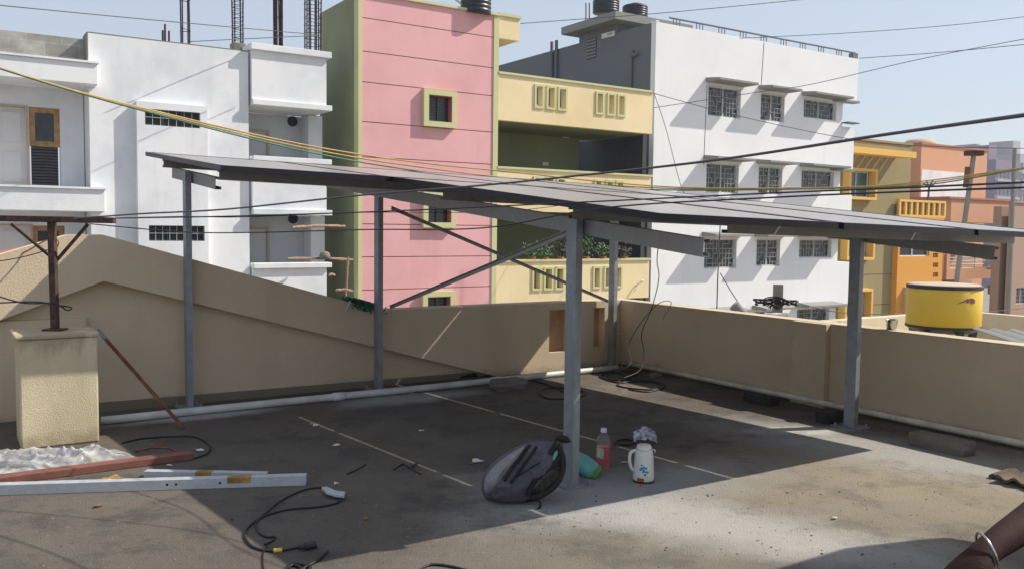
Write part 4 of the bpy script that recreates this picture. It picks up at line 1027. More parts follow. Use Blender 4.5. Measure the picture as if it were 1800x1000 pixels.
# ---- overhead wires: (name material radius label points(px,py,dist))
def wire(name, mat, rad, lab, pts, grp=None, cat='cable'):
    mb = MB(); P = [C0 + ray(x, y).normalized() * d for x, y, d in pts]; mb.tube(smoothpath(P, 8), rad, 6); tag(mb.build(name, M[mat], smooth=True), lab, cat, grp)
wire('service_cable', 'cablegrey', .0052, 'thick dark cable sweeping from the upper right edge over the panels to the pole', [(1900, 189, 2.2), (1800, 203, 2.4), (1550, 238, 3.0), (1250, 283, 3.6), (1000, 311, 4.2), (850, 326, 4.6), (620, 345, 5.1), (400, 368, 5.6), (250, 376, 6.0), (180, 381, 6.3), (130, 384, 6.6)])
wire('service_cable', 'cableblue', .0042, 'dark cable crossing just above the panels, upper of the two ending near the T bar', [(1900, 316, 3.6), (1800, 321, 3.8), (1600, 330, 4.1), (1400, 338, 4.4), (1250, 345, 4.6), (1000, 357, 5.0), (700, 371, 5.3), (430, 380, 5.7), (205, 384, 6.5)])
wire('service_cable', 'cableblue', .0042, 'lowest dark cable passing behind the left post to the T bar', [(1900, 325, 3.6), (1800, 330, 3.8), (1600, 337, 4.0), (1350, 348, 4.4), (1060, 366, 4.8), (850, 401, 5.4), (640, 404, 6.0), (450, 409, 6.5), (320, 408, 6.6), (160, 394, 6.8)])
wire('service_cable', 'wire', .003, 'thin dark cable just under the panels from the T bar past the pink wall', [(190, 384, 6.7), (320, 381, 7.0), (430, 382, 7.4), (640, 374, 8.0), (870, 373, 8.6), (1000, 360, 9.2)])
for k, (dy_, lab, mt) in enumerate(((0, 'uppermost yellow cable sagging across the houses from the upper left', 'ycable'), (5, 'second yellow cable running just below the uppermost one', 'ycable'), (10, 'green cable running below the yellow pair in front of the green wall', 'gcable'))):
    e = dy_
    wire('overhead_cable', mt, .012, lab, [(-60, 100 , 11), (0, 120 + e * .1, 11), (120, 157 + e * .1, 11.5), (240, 188 + e * .4, 12), (460, 240 + e * .9, 13), (620, 270 + e * 1.3, 14), (760, 289 + e * 1.6, 14.7), (900, 303 + e * 2.2, 15.4), (1080, 322 + e, 16), (1240, 331 + e * .4, 16.5), (1500, 329 + e * .2, 17), (1640, 317 + e * .7, 17.3), (1800, 295 + e * .2, 17.6), (1880, 284, 18)], 'coloured cables sagging over the street')
for (lab, pts) in (
    ('thin wire high across the sky at the upper left', [(-50, 5, 20), (0, 10, 20), (250, 34, 22), (560, 62, 25)]),
    ('thin wire between the rebar columns and the green wall', [(330, 74, 24), (450, 68, 25), (560, 63, 26)]),
    ('thin wire from the pink house roof to the upper sky', [(915, 42, 26), (1010, 35, 27), (1170, 23, 28), (1410, 0, 30), (1500, -10, 31)]),
    ('thin wire from the roof railing up to the top right', [(1300, 68, 33), (1500, 58, 34), (1680, 44, 35), (1850, 24, 36)]),
    ('thin wire from the end of the roof railing to the right edge', [(1510, 103, 32), (1650, 93, 31), (1850, 74, 30)]),
    ('thin wire crossing the white facade up to the right edge', [(1150, 190, 30), (1330, 163, 30), (1430, 148, 30), (1620, 104, 30), (1850, 60, 30)]),
    ('long thin wire descending over the white facade toward the right', [(1150, 165, 29), (1300, 205, 29), (1500, 246, 30), (1640, 258, 30), (1850, 262, 30)]),
    ('thin wire dropping steeply from the yellow balcony across the white wall', [(1148, 160, 29), (1170, 225, 29), (1198, 330, 29), (1215, 350, 29)]),
    ('thin wire low at the right between the concrete pole and brown house', [(1395, 530, 15.4), (1480, 549, 17), (1600, 552, 19), (1700, 551, 21), (1850, 536, 24)])):
    wire('thin_wire', 'wire', .010 if pts[0][2] > 18 else .008, lab, pts, None, 'wire')
for lab, pts in (('vertical wire left of the top left grilled window', [(1243, 150, 33.6), (1239, 240, 33.3), (1237, 290, 33.3)]), ('dark vertical wire hanging in front of the lower left grilled window', [(1266, 395, 20), (1262, 480, 20), (1260, 546, 20)]), ('thin vertical conduit on the white wall between the upper windows', [(1343, 75, 34.5), (1338, 150, 34.5)]), ('slanting wire under the black hanging wire toward the lamp head', [(1266, 480, 24), (1290, 520, 24), (1312, 550, 24)])):
    wire('thin_wire', 'wire', .013, lab, pts, None, 'wire')
wire('hanging_cable', 'cable', .0045, 'thin black cable hanging from the panel frame down to the corner coil', [(1157, 432, 8.6), (1155, 460, 8.7), (1158, 490, 8.8), (1146, 540, 9.0), (1128, 585, 9.3), (1132, 620, 9.4), (1125, 650, 9.3), (1095, 664, 9.1)])
wire('hanging_cable', 'cable', .004, 'second thin black cable looping over the side parapet to the corner coil', [(1165, 560, 9.5), (1180, 532, 9.6), (1160, 532, 9.5), (1132, 560, 9.3), (1105, 605, 9.5), (1108, 640, 9.3), (1075, 655, 9.2)])

# ------------------------------------------------------------------ terrace objects
def gpath(pts, z=.006): return [G(x, y, z if len(q_) < 1 else q_[0]) for x, y, *q_ in pts]
def floorwire(name, mat, rad, lab, pts, cat='cable', grp=None, root=None):
    mb = MB(); mb.tube(smoothpath(gpath(pts, rad + .001), 7), rad, 6); o = mb.build(name, M[mat], root, smooth=True)
    if not root: tag(o, lab, cat, grp)
    return o
# pipes
mb = MB(); pts = [G(x, y, .035) for x, y in ((178, 739), (400, 716), (640, 692), (760, 680), (900, 665), (1085, 646))]
pp_ = thing('floor_pipe', G(600, 698), 'long white plastic pipe lying along the foot of the gable wall', 'pipe')
mb.tube(smoothpath(pts, 4), .034, 12); mb.build('pipe', M['pvc'], pp_, smooth=True)
for i in (.27, .55, .86):
    a_ = pts[0].lerp(pts[-1], i); 
    x_ = 178 + (1085 - 178) * i; y_ = 739 + (646 - 739) * i
for a_, b2 in ((pts[1], pts[2]), (pts[3], pts[4])):
    c = a_.lerp(b2, .8); t_ = (b2 - a_).normalized(); mb = MB(); mb.tube([c - t_ * .06, c + t_ * .06], .041, 12); mb.build('coupling', M['pvc'], pp_, smooth=True)
pts = [S(WR - .06, t, .05) for t in (.1, 2, 4, 6, 9, 12)]
mb = MB(); mb.tube(pts, .028, 10); tag(mb.build('wall_pipe', M['pvcdust'], smooth=True), 'dusty cream pipe running along the foot of the side parapet', 'pipe')
# leaning rusty angle
a_ = G(323, 752, .01); b2 = at(173, 581, a_.y + .12)
mb = MB(); bar(mb, a_, b2, .022, .022)
lr = thing('rusty_angle_bar', a_, 'long rust brown steel angle leaning on the pillar beside the left post', 'steel bar')
mb.build('bar', M['rustrod'], lr); mb = MB(); d_ = (b2 - a_).normalized(); bar(mb, b2 - d_ * .09, b2 + d_ * .012, .024, .024); mb.build('bare_tip', M['galv'], lr)
# red beam
def flatbeam(name, mat, x0, y0, x1, y1, w, h, lab, z=0, closed=True):
    a_, b2 = G(x0, y0, 0) + Z * z, G(x1, y1, 0) + Z * z; d_ = (b2 - a_).normalized(); s_ = Z.cross(d_)
    mb = MB(); mb.box(a_ + Z * .002, d_ * (b2 - a_).length, s_ * w, Z * h); return tag(mb.build(name, M[mat], bevel=.003), lab, 'steel bar')
flatbeam('red_beam', 'redbeam', -60, 861, 340, 808, .10, .048, 'red oxide painted steel box bar lying beside the plastic sheet')
g1 = thing('galvanised_channel', G(270, 860), 'long pale galvanised channel on the floor with a patch of brown tape', 'steel bar', 'galvanised channels on the floor')
a_, b2 = G(-80, 873), G(538, 853); d_ = (b2 - a_).normalized(); s_ = Z.cross(d_)
mb = MB(); L_ = (b2 - a_).length; th = .004
mb.box(a_ + Z * .002, d_ * L_, s_ * th, Z * .062); mb.box(a_ + s_ * th + Z * .058, d_ * L_, s_ * .06, Z * .006); mb.box(a_ + s_ * .064 + Z * .002, d_ * L_, s_ * th, Z * .062); mb.build('channel', M['galvnew'], g1)
def onch(x): k = (x + 80) / 618; return a_ + d_ * L_ * k
for x0, x1 in ((393, 436),):
    p = onch(x0); mb = MB(); mb.box(p - s_ * .002 + Z * .03, d_ * ((onch(x1) - p).length), s_ * .068, Z * .0355); mb.build('tape', M['tape'], g1)
for x0 in (285, 301, 380):
    p = onch(x0); mb = MB(); mb.tube([p - s_ * .0015 + Z * .035, p + s_ * .001 + Z * .035], .008, 10); mb.build('bolt_hole', M['black'], g1)
g2 = thing('galvanised_channel', G(360, 845), 'shorter galvanised channel lying behind the long one with one tape band', 'steel bar', 'galvanised channels on the floor')
a2, b3 = G(253, 839), G(468, 843); d2 = (b3 - a2).normalized(); s2 = Z.cross(d2); L2 = (b3 - a2).length
mb = MB(); mb.box(a2 + Z * .002, d2 * L2, s2 * th, Z * .04); mb.box(a2 + s2 * th + Z * .036, d2 * L2, s2 * .05, Z * .006); mb.box(a2 + s2 * .054 + Z * .002, d2 * L2, s2 * th, Z * .04); mb.build('channel', M['galvnew'], g2)
p = a2 + d2 * L2 * .42; mb = MB(); mb.box(p - s2 * .002 + Z * .001, d2 * L2 * .13, s2 * .06, Z * .043); mb.build('tape', M['tape'], g2)
# brown paper between beams
def sheetmesh(name, mat, outline, hfun, lab, cat, n=26, thick=.002, sub=0):
    """crumpled sheet from a floor outline in pixels (4 corners bilinear)"""
    A, B, C_, D_ = [G(*p) for p in outline]; vs = []; fs = []
    for j in range(n + 1):
        for i in range(n + 1):
            u, v = i / n, j / n; q = A * (1 - u) * (1 - v) + B * u * (1 - v) + C_ * u * v + D_ * (1 - u) * v
            w1_ = math.sin(v * 9 + u * 4) * .03 * (A - D_).length * .3; vs.append(q + (B - A).normalized() * w1_ + Z * hfun(u, v, q))
    for j in range(n):
        for i in range(n): k = j * (n + 1) + i; fs.append((k, k + 1, k + n + 2, k + n + 1))
    mb = MB(); mb.add(vs, fs); o = mb.build(name, M[mat], smooth=True); sm = o.modifiers.new('solid', 'SOLIDIFY'); sm.thickness = thick; sm.offset = 1
    return tag(o, lab, cat)
from mathutils import noise as mn
def crumple(q, sc, seed=0): return abs(mn.noise(Vector((q.x * sc + seed, q.y * sc, seed)))) + .5 * abs(mn.noise(Vector((q.x * sc * 2.3, q.y * sc * 2.3 + seed, 3 + seed)))) + .25 * abs(mn.noise(Vector((q.x * sc * 5, q.y * sc * 5, 7 + seed))))
def hs(u, v, q):
    e = min(1, min(u, 1 - u, v, 1 - v) * 5); w_ = mn.noise(Vector((q.x * 1.6, q.y * 5, .3)))
    r1 = 1 - abs(mn.noise(Vector((q.x * 2.2 + q.y * 3, q.y * 4 - q.x, 2.2)))) * 2; r2 = 1 - abs(mn.noise(Vector((q.x * 9, q.y * 13 - q.x * 5, 5.2)))) * 2
    return .005 + e * (.018 + .03 * w_ + .060 * max(0, r1) ** 4 + .022 * max(0, r2) ** 4)
_m = M['sheet']; nt = _m.node_tree; b = nt.nodes['Principled BSDF']; p = wpos(nt)
nt.links.new(mthn(nt, 'MULTIPLY_ADD', ramp(nt, noise(nt, p, 5, 5, .6, (1, 2.2, 1)), .40, .66), .50, .16), b.inputs['Alpha'])
b.inputs['Transmission Weight'].default_value = .05; b.inputs['Roughness'].default_value = .2; b.inputs['Base Color'].default_value = (.66, .65, .64, 1)
bump(nt, b, noise(nt, p, 9, 4, .55, (1, 2, 1)), .7, .02)
sheetmesh('plastic_sheet', 'sheet', [(-60, 803), (205, 790), (246, 806), (-60, 862)], hs, 'milky crumpled plastic sheet lying in front of the pillar', 'plastic sheet', 110)
sheetmesh('brown_paper', 'tape', [(168, 846), (205, 836), (215, 842), (150, 857)], lambda u, v, q: .004 + .03 * crumple(q, 8), 'yellow brown paper scrap between red bar and long channel', 'paper', 10)
# cables on floor
floorwire('floor_cable', 'cable', .007, 'thin black cable looping behind the red bar near the left post', [(215, 778), (250, 770), (310, 766), (345, 768), (368, 782), (366, 795), (347, 803), (335, 806)])
floorwire('floor_cable', 'rustrod', .006, 'short dark red cable arc beside the plastic sheet', [(238, 793), (270, 786), (300, 788), (322, 800)])
cb = thing('extension_lead', G(500, 900), 'black looped extension lead with plug end and yellow tag on the shaded floor', 'cable')
floorwire('lead', 'cable', .0062, None, [(600, 870, .02), (595, 882), (560, 890), (510, 894), (468, 905), (450, 918), (455, 935), (470, 943), (484, 942), (478, 950), (465, 956)], root=cb)
floorwire('lead', 'cable', .0062, None, [(603, 868, .03), (575, 857), (545, 858), (515, 868), (488, 883), (462, 905), (440, 922), (430, 938), (438, 955), (458, 965), (490, 967), (530, 960)], root=cb)
a_ = G(526, 961, .02); b2 = G(556, 956, .02); mb = MB(); mb.tube([a_, a_.lerp(b2, .3), a_.lerp(b2, .32), b2], [.012, .014, .022, .018], 10); mb.build('plug', M['blackpl'], cb)
a_ = G(481, 967, .011); b2 = G(496, 966, .011); mb = MB(); mb.tube([a_, b2], .012, 8); mb.build('yellow_tag', M['tankyellow'], cb)
mb = MB(); pl_ = [(565, 860), (575, 859), (590, 866), (607, 868), (605, 875), (588, 873), (573, 868)]
mb.prism([G(x, y, .02) for x, y in pl_], Z * .018); mb.build('clip', M['galvnew'], cb, bevel=.003)
cc_ = thing('floor_cable', G(530, 995), 'tangled black cable end at the bottom edge of the view', 'cable')
floorwire('lead', 'cable', .008, None, [(576, 968), (560, 982), (540, 994), (522, 1003), (505, 996), (520, 990), (545, 996), (530, 1010), (500, 1006), (515, 992), (535, 1000)], root=cc_)
floorwire('floor_cable', 'cable', .004, 'thin wire trailing down left of the tangled cable end', [(470, 958), (462, 975), (465, 1005), (480, 1030)])
floorwire('floor_cable', 'cable', .005, 'short black wire snippet lying in the shade by the dry leaf', [(610, 832), (625, 826), (643, 815)])
floorwire('floor_cable', 'cable', .005, 'branched dark wire snippet left of the bag', [(692, 825), (708, 815), (722, 822), (735, 812), (722, 822), (740, 832)])
floorwire('floor_cable', 'cable', .006, 'thin cable line on the sunlit floor at the bottom middle', [(735, 1004), (755, 992), (790, 994), (830, 1004)])
for lab, pts in (('loop of black cable on the floor right of the grey rock', [(935, 668), (975, 680), (1010, 697), (1030, 690), (1000, 682), (960, 682), (948, 690), (965, 700), (1010, 700)]),
                 ('messy black cable coil beside the corner post', [(1065, 655), (1095, 650), (1115, 658), (1090, 668), (1062, 662), (1075, 652), (1110, 652), (1122, 664), (1095, 672), (1070, 668), (1055, 660), (1085, 655), (1118, 668), (1140, 672)]),
                 ('flatter black cable coil right of the corner post coil', [(1090, 672), (1130, 670), (1160, 675), (1150, 684), (1110, 682), (1085, 676), (1110, 668), (1150, 670), (1170, 678), (1140, 688), (1105, 684)])):
    floorwire('floor_cable', 'cable', .008, lab, pts)
# stones and bricks
def rock(px, py, w, h, dpt, mat, lab, cat, rough=.25, name='rock'):
    q = G(px, py); bm = bmesh.new(); bmesh.ops.create_cube(bm, size=1); bmesh.ops.subdivide_edges(bm, edges=bm.edges, cuts=7, use_grid_fill=True)
    me = bpy.data.meshes.new(name)
    for v in bm.verts:
        n = v.co.normalized(); v.co = v.co.lerp(n * .62, rough * 1.6); v.co *= 1 + rough * .6 * mn.noise(v.co * 3 + Vector((px, 0, 0))) + rough * .25 * mn.noise(v.co * 9)
        v.co = U * (v.co.x * w) + V * (v.co.y * dpt) + Z * (v.co.z * h + h * .46)
    bm.to_mesh(me); bm.free(); me.materials.append(M[mat]); o = bpy.data.objects.new(name, me); col.objects.link(o); o.location = q; return tag(o, lab, cat)
rock(893, 683, .34, .11, .2, 'concrete', 'rough grey lump of concrete beside the long white pipe', 'rock')
rock(1458, 741, .22, .11, .13, 'brickdk', 'small dark block against the foot of the front right post', 'brick', .07, 'dark_brick')
rock(1338, 708, .13, .08, .34, 'brickdk', 'flat dark block lying along the side parapet left of the post', 'brick', .08, 'dark_brick')
rock(1262, 651, .12, .06, .12, 'brickdk', 'tiny dark lump at the wall foot near the cable coil', 'stone', .2)
o = rock(1655, 790, .17, .11, .46, 'brickdk2', 'long rough concrete block lying by the side parapet', 'concrete block', .11, 'concrete_block')
rock(1152, 662, .1, .05, .1, 'concrete', 'small stone beside the cables in the far corner', 'stone', .25)
rock(820, 662, .22, .04, .1, 'brickdk', 'dark rubble where the sloping band meets the floor', 'rubble', .25)
# clay tiles lower right
tl = thing('clay_tiles', G(1775, 840), 'stack of old wavy clay roof tiles at the right edge in the parapet shade', 'roof tiles')
for k in range(2):
    A = G(1738 + 12 * k, 838 + k * 2, .006 + .026 * k); n = 40; e1 = (G(1830, 861) - G(1737, 840)).normalized(); e2 = Z.cross(e1)
    vs = []
    for j in (0, 1):
        for i in range(n + 1): vs.append(A + e1 * (i * .016) + e2 * (j * .26) + Z * (.014 * math.sin(i * .95 + k) + .016))
    vs += [v - Z * .018 for v in vs]; N_ = n + 1; fs = []
    for i in range(n): fs += [(i, i + 1, N_ + i + 1, N_ + i), (2 * N_ + i, 3 * N_ + i, 3 * N_ + i + 1, 2 * N_ + i + 1), (i, 2 * N_ + i, 2 * N_ + i + 1, i + 1), (N_ + i, N_ + i + 1, 3 * N_ + i + 1, 3 * N_ + i)]
    fs += [(0, N_, 3 * N_, 2 * N_), (n, 2 * N_ + n, 3 * N_ + n, N_ + n)]
    mb = MB(); mb.add(vs, fs); mb.build('tile', M['tilebrown'], tl)
# scraps
for i, (x, y, s_, mt, lab, nm) in enumerate(((1467, 911, .035, 'paper', 'bright white paper chip on the sunlit floor', 'paper_scrap'), (172, 889, .05, 'leafy', 'dry brown leaf on the sunlit floor in front of the long channel', 'dry_leaf'), (643, 912, .03, 'leafy', 'small dry leaf at the middle of the shaded floor', 'dry_leaf'), (555, 747, .07, 'paper', 'torn white strip lying on the sunlit line behind', 'paper_scrap'), (838, 811, .06, 'paper', 'twisted white strip left of the bag', 'paper_scrap'), (1100, 813, .035, 'paper', 'small white scrap between bottle and flask', 'paper_scrap'), (592, 850, .03, 'paper', 'white ring scrap near the extension lead', 'paper_scrap'), (593, 783, .04, 'paper', 'thin pale strip in the shade behind the lead', 'paper_scrap'), (740, 757, .03, 'paper', 'faint pale scrap on the shaded floor behind the bag', 'paper_scrap'), (298, 818, .03, 'paper', 'white crumb beside the end of the red bar', 'paper_scrap'), (1353, 711, .04, 'paper', 'white scrap next to the flat dark block', 'paper_scrap'), (350, 792, .05, 'paper', 'clear wrapper scrap at the cable loop end', 'paper_scrap'), (722, 693, .04, 'parapetcap', 'pale pebble beside the sunlit line near the second post', 'pebble'), (828, 815, .03, 'leafy', 'ochre leaf crumb on the shaded floor left of the bag', 'dry_leaf'))):
    q = G(x, y, .003); a0_ = U_(0, 6.28); mb = MB(); n = 7; ring = []
    for k in range(n): w_ = a0_ + 2 * math.pi * k / n; rr_ = .62 * s_ * U_(.5, 1) * (1.3 if k % 2 else .7); ring.append(q + Vector((math.cos(w_) * rr_ * 1.3, math.sin(w_) * rr_, U_(0, .3) * s_)))
    mb.prism(ring, Z * .004); tag(mb.build(nm, M[mt]), lab, nm.split('_')[-1])

gr_ = random.Random(12); gp0 = thing('floor_grit', G(1000, 850), 'loose small grit and crumbs scattered over the terrace floor', 'grit'); gp0['kind'] = 'stuff'
mb = MB()
for k in range(520):
    q = G(gr_.uniform(0, 1800), 690 + 310 * gr_.random() ** .8, 0); 
    if st(q)[0] > WR - .1 or st(q)[1] < .1: continue
    r_ = gr_.choice((.004, .006, .006, .009)) ; a0_ = gr_.uniform(0, 6); z_ = r_ * .8
    b_ = [q + Vector((math.cos(a0_ + i * 1.57) * r_ * gr_.uniform(.6, 1.3), math.sin(a0_ + i * 1.57) * r_ * gr_.uniform(.6, 1.3), .001)) for i in range(4)]
    mb.add(b_ + [q + Z * z_], [(0, 1, 4), (1, 2, 4), (2, 3, 4), (3, 0, 4)])
mb.build('grit', plain('grit_stone', (.18, .16, .135, 1), .95, 0, .7, 3), gp0)
# ---- bag
bq = G(930, 882)
bag = thing('backpack', bq, 'slumped grey backpack leaning against the foreground post with black straps', 'backpack')
Yb = bq.y
def bp(px, py, dd=0): return at(px, py, Yb + dd)
def pillow(name, mat, outline, spine, yo, df, db, par, pw_=.5, wob=.006, rings_=9):
    """inflated fabric form: an outline that bulges toward and away from a spine line"""
    P_ = [Vector(o_) for o_ in outline]; n0 = len(P_); den = []
    for i in range(n0):
        for k in range(4):
            a0, a1, a2, a3 = P_[i - 1], P_[i], P_[(i + 1) % n0], P_[(i + 2) % n0]; t = k / 4
            den.append(.5 * ((2 * a1) + (a2 - a0) * t + (2 * a0 - 5 * a1 + 4 * a2 - a3) * t * t + (3 * a1 - a0 - 3 * a2 + a3) * t ** 3))
    s0_, s1_ = Vector(spine[0]), Vector(spine[1]); sd_ = s1_ - s0_; N_ = len(den); vs = []; fs = []
    def row(k, sgn, dep):
        for o_ in den:
            t = max(0, min(1, (o_ - s0_).dot(sd_) / sd_.length_squared)); c = s0_ + sd_ * t; q = c + (o_ - c) * (1 - k)
            y_ = dep * (1 - (1 - k) ** 2) ** pw_; v = bp(q.x, q.y, yo + sgn * y_)
            v = v + Vector((0, -1, 0)) * sgn * -wob * 2 * mn.noise(v * 11) * min(1, k * 3) + Vector((0, -1, 0)) * wob * mn.noise(v * 28)
            v.z = max(v.z, .004); vs.append(v)
    ks = [k / rings_ for k in range(rings_ + 1)]
    for k in ks[::-1][:-1]: row(k, -1, df)
    row(0, -1, 0)
    for k in ks[1:]: row(k, 1, db)
    m_ = len(vs) // N_
    for a_ in range(m_ - 1):
        for i in range(N_): fs.append((a_ * N_ + i, a_ * N_ + (i + 1) % N_, (a_ + 1) * N_ + (i + 1) % N_, (a_ + 1) * N_ + i))
    mb = MB(); mb.add(vs, fs)
    # close the slit along the spine at both ends
    mb.add(vs[:N_], [tuple(range(N_))]); mb.add(vs[-N_:], [tuple(range(N_))])
    mb.build(name, M[mat], par, smooth=True); return vs
vs = pillow('body', 'bagbody', [(846, 858), (849, 836), (862, 817), (882, 800), (905, 786), (928, 777), (952, 774), (972, 776), (984, 786), (989, 806), (987, 830), (976, 850), (962, 864), (948, 878), (925, 888), (898, 891), (872, 886), (853, 875)], [(885, 852), (958, 806)], .06, .17, .12, bag, .5, .013, 14)
def surf(px, py, lift=.0):
    best = None; d = ray(px, py)
    for v in vs:
        q = RM.transposed() @ (v - C0); x = 900 - F * q.x / q.z; y = 500 + F * q.y / q.z
        sc2 = (x - px) ** 2 + (y - py) ** 2 + (0 if v.y < Yb + .06 else 4000)
        if best is None or sc2 < best[0]: best = (sc2, v)
    return C0 + d * ((best[1].y - lift) / d.y)
pillow('front_pocket', 'baglight', [(851, 860), (853, 840), (866, 821), (886, 804), (908, 790), (924, 783), (917, 800), (904, 820), (890, 842), (872, 862), (858, 868)], [(868, 848), (908, 800)], -.03, .085, .02, bag, .6)
pillow('back_padding', 'bagmesh', [(977, 782), (987, 800), (989, 824), (978, 848), (956, 868), (935, 874), (930, 862), (940, 842), (952, 820), (964, 798)], [(948, 856), (978, 806)], -.03, .05, .05, bag, .6, .01)
for pix in (((931, 781), (917, 800), (900, 823), (886, 845)), ((943, 784), (929, 805), (913, 827), (898, 849))):
    mb = MB(); mb.tube(smoothpath([surf(x, y, .012) for x, y in pix], 5), .009, 6); mb.build('zip', M['bagblack'], bag, smooth=True)
for pix in (((977, 780), (966, 798), (953, 820), (941, 842), (931, 860), (931, 870)), ((979, 781), (988, 798), (990, 818), (986, 838), (972, 857), (952, 870), (934, 875)), ((983, 800), (974, 816), (960, 826), (946, 840))):
    P_ = [bp(x, y, -.085) for x, y in pix]; P_[-1].z = max(P_[-1].z, .02); mb = MB(); mb.tube(smoothpath(P_, 6), .017, 8); mb.build('strap', M['bagblack'], bag, smooth=True)
mb = MB(); mb.tube(smoothpath([bp(925, 880, .0), bp(938, 879, -.08), bp(948, 881, -.1), bp(950, 888, -.12), bp(943, 896, -.13), bp(938, 897, -.13)], 5), .007, 6); mb.build('strap_end', M['bagblack'], bag, smooth=True)
mb = MB(); c0_, c1_ = bp(978, 769, .12), bp(1004, 774, .12); m_ = (c0_ + c1_) / 2; mb.tube(smoothpath([c0_, m_ + Z * .002, c1_], 5), [.006, .012, .018, .021, .022, .022, .022, .021, .018, .012, .006], 10); mb.tube(smoothpath([c0_, bp(976, 780, .1), bp(978, 790, .06)], 4), .008, 6); mb.build('top_handle', M['bagblack'], bag, smooth=True)
P_ = [bp(x, y, -.088) for x, y in ((970, 806), (975, 794), (980, 790), (980, 800), (974, 808))]; mb = MB(); mb.prism(P_, Vector((0, -.004, 0))); mb.build('lining', M['teal'], bag)
# ---- teal pouch with green rim
t0_ = G(1040, 838); a_ = bp(1003, 812, .35); 
tp_ = thing('teal_pouch', t0_, 'teal cloth pouch with a green rim lying right behind the foreground post', 'pouch')
def loft(mb, secs, n=14, up=Z):
    vs = []; fs = []
    for k, (c, rw, rh) in enumerate(secs):
        c2 = secs[min(k + 1, len(secs) - 1)][0] - secs[max(k - 1, 0)][0]; t_ = c2.normalized(); s_ = t_.cross(up).normalized(); u_ = s_.cross(t_)
        for i in range(n): w_ = 2 * math.pi * i / n; vs.append(c + s_ * math.cos(w_) * rw + u_ * math.sin(w_) * rh)
    for k in range(len(secs) - 1):
        for i in range(n): fs.append((k * n + i, k * n + (i + 1) % n, (k + 1) * n + (i + 1) % n, (k + 1) * n + i))
    fs += [tuple(range(n)), tuple(range((len(secs) - 1) * n, len(secs) * n))]; mb.add(vs, fs)
def gq(x, y, z): return G(x, y + 0, z)
YP = 5.86
mb = MB(); loft(mb, [(at(1004, 799, YP), .03, .03), (at(1010, 805, YP), .075, .055), (at(1024, 815, YP - .02), .085, .066), (at(1036, 823, YP - .03), .09, .062), (at(1045, 829, YP - .04), .092, .054)]); mb.build('cloth', M['teal'], tp_, smooth=True)
mb = MB(); loft(mb, [(at(1044, 828.5, YP - .04), .095, .056), (at(1053, 834, YP - .05), .09, .046)]); mb.build('green_rim', M['greencloth'], tp_, bevel=.006)
# ---- bottle
bq = G(1060, 820); bt_ = thing('drink_bottle', bq, 'clear plastic bottle half full of pink drink with a white cap', 'bottle')
hB = at(1060, 752, bq.y).z; k = hB / .29; w_ = (at(1072.5, 800, bq.y) - at(1047.5, 800, bq.y)).length / 2
mb = MB(); prof = [(w_ * .85, .001), (w_, .012)]
for i in range(9): z = .02 + i * .0195; prof += [(w_, z * k), (w_ * .955, (z + .008) * k), (w_, (z + .013) * k)]
prof += [(w_, .20 * k), (w_ * .9, .222 * k), (w_ * .55, .25 * k), (w_ * .33, .262 * k), (w_ * .33, .270 * k)]
mb.lathe(bq, prof, 28); mb.build('shell', M['bottle'], bt_, smooth=True)
mb = MB(); mb.lathe(bq, [(w_ * .78, .006), (w_ * .92, .016), (w_ * .92, .155 * k), (w_ * .91, .156 * k)], 28); mb.build('drink', M['liquid'], bt_, smooth=False)
mb = MB(); mb.lathe(bq + Z * .262 * k, [(w_ * .42, 0), (w_ * .42, .024 * k), (w_ * .36, .028 * k)], 18); mb.build('cap', M['capw'], bt_)
mb = MB(); vs = []; fs = []
for j in (0, 1):
    for i in range(9): a_ = math.radians(195 + i * 9); vs.append(bq + Vector((math.cos(a_) * w_ * 1.02, math.sin(a_) * w_ * 1.02, (.075 + j * .075) * k)))
mb.add(vs, [(i, i + 1, i + 10, i + 9) for i in range(8)]); mb.build('label', M['label'], bt_)
# ---- flask
fq = G(1131, 845); fl = thing('vacuum_flask', fq, 'cream vacuum flask with side handle, blue flower print and red label on the floor', 'flask')
hF = at(1131, 780, fq.y).z; w_ = (at(1149, 830, fq.y) - at(1112, 830, fq.y)).length / 2
mb = MB(); mb.lathe(fq, [(w_ * .95, .002), (w_, .01), (w_ * .99, hF * .2), (w_ * .94, hF * .45), (w_ * .88, hF * .7), (w_ * .82, hF * .84), (w_ * .80, hF * .86)], 32); mb.build('body', M['flask'], fl, smooth=True)
mb = MB(); mb.lathe(fq, [(w_ * .99, .0), (w_ * 1.02, .003), (w_ * 1.02, .012), (w_ * 1.0, .014)], 32); mb.build('foot_ring', M['blackpl'], fl)
mb = MB(); mb.lathe(fq + Z * hF * .862, [(w_ * .80, 0), (w_ * .72, hF * .04), (w_ * .70, hF * .08), (w_ * .60, hF * .125), (w_ * .2, hF * .138)], 28); mb.build('lid', M['flask'], fl, smooth=True)
mb = MB(); mb.tube(smoothpath([fq + Vector((-w_ * .78, 0, hF * .84)), fq + Vector((-w_ * 1.25, -.005, hF * .78)), fq + Vector((-w_ * 1.38, -.01, hF * .6)), fq + Vector((-w_ * 1.22, -.01, hF * .38)), fq + Vector((-w_ * .95, -.005, hF * .30))], 6), .011, 8); mb.build('handle', M['flask'], fl, smooth=True)
mb = MB(); mb.tube(smoothpath([fq + Vector((w_ * .6, -.02, hF * .9)), fq + Vector((w_ * .95, -.02, hF * .86)), fq + Vector((w_ * 1.0, -.02, hF * .80))], 4), .007, 6); mb.build('latch', M['steel'], fl, smooth=True)
def onfl(ang, z): 
    rr_ = w_ * (1.0 - .16 * (z / hF) ** 1.5) * 1.012; return fq + Vector((math.cos(ang) * rr_, math.sin(ang) * rr_, z))
rr2 = random.Random(4); mb = MB()
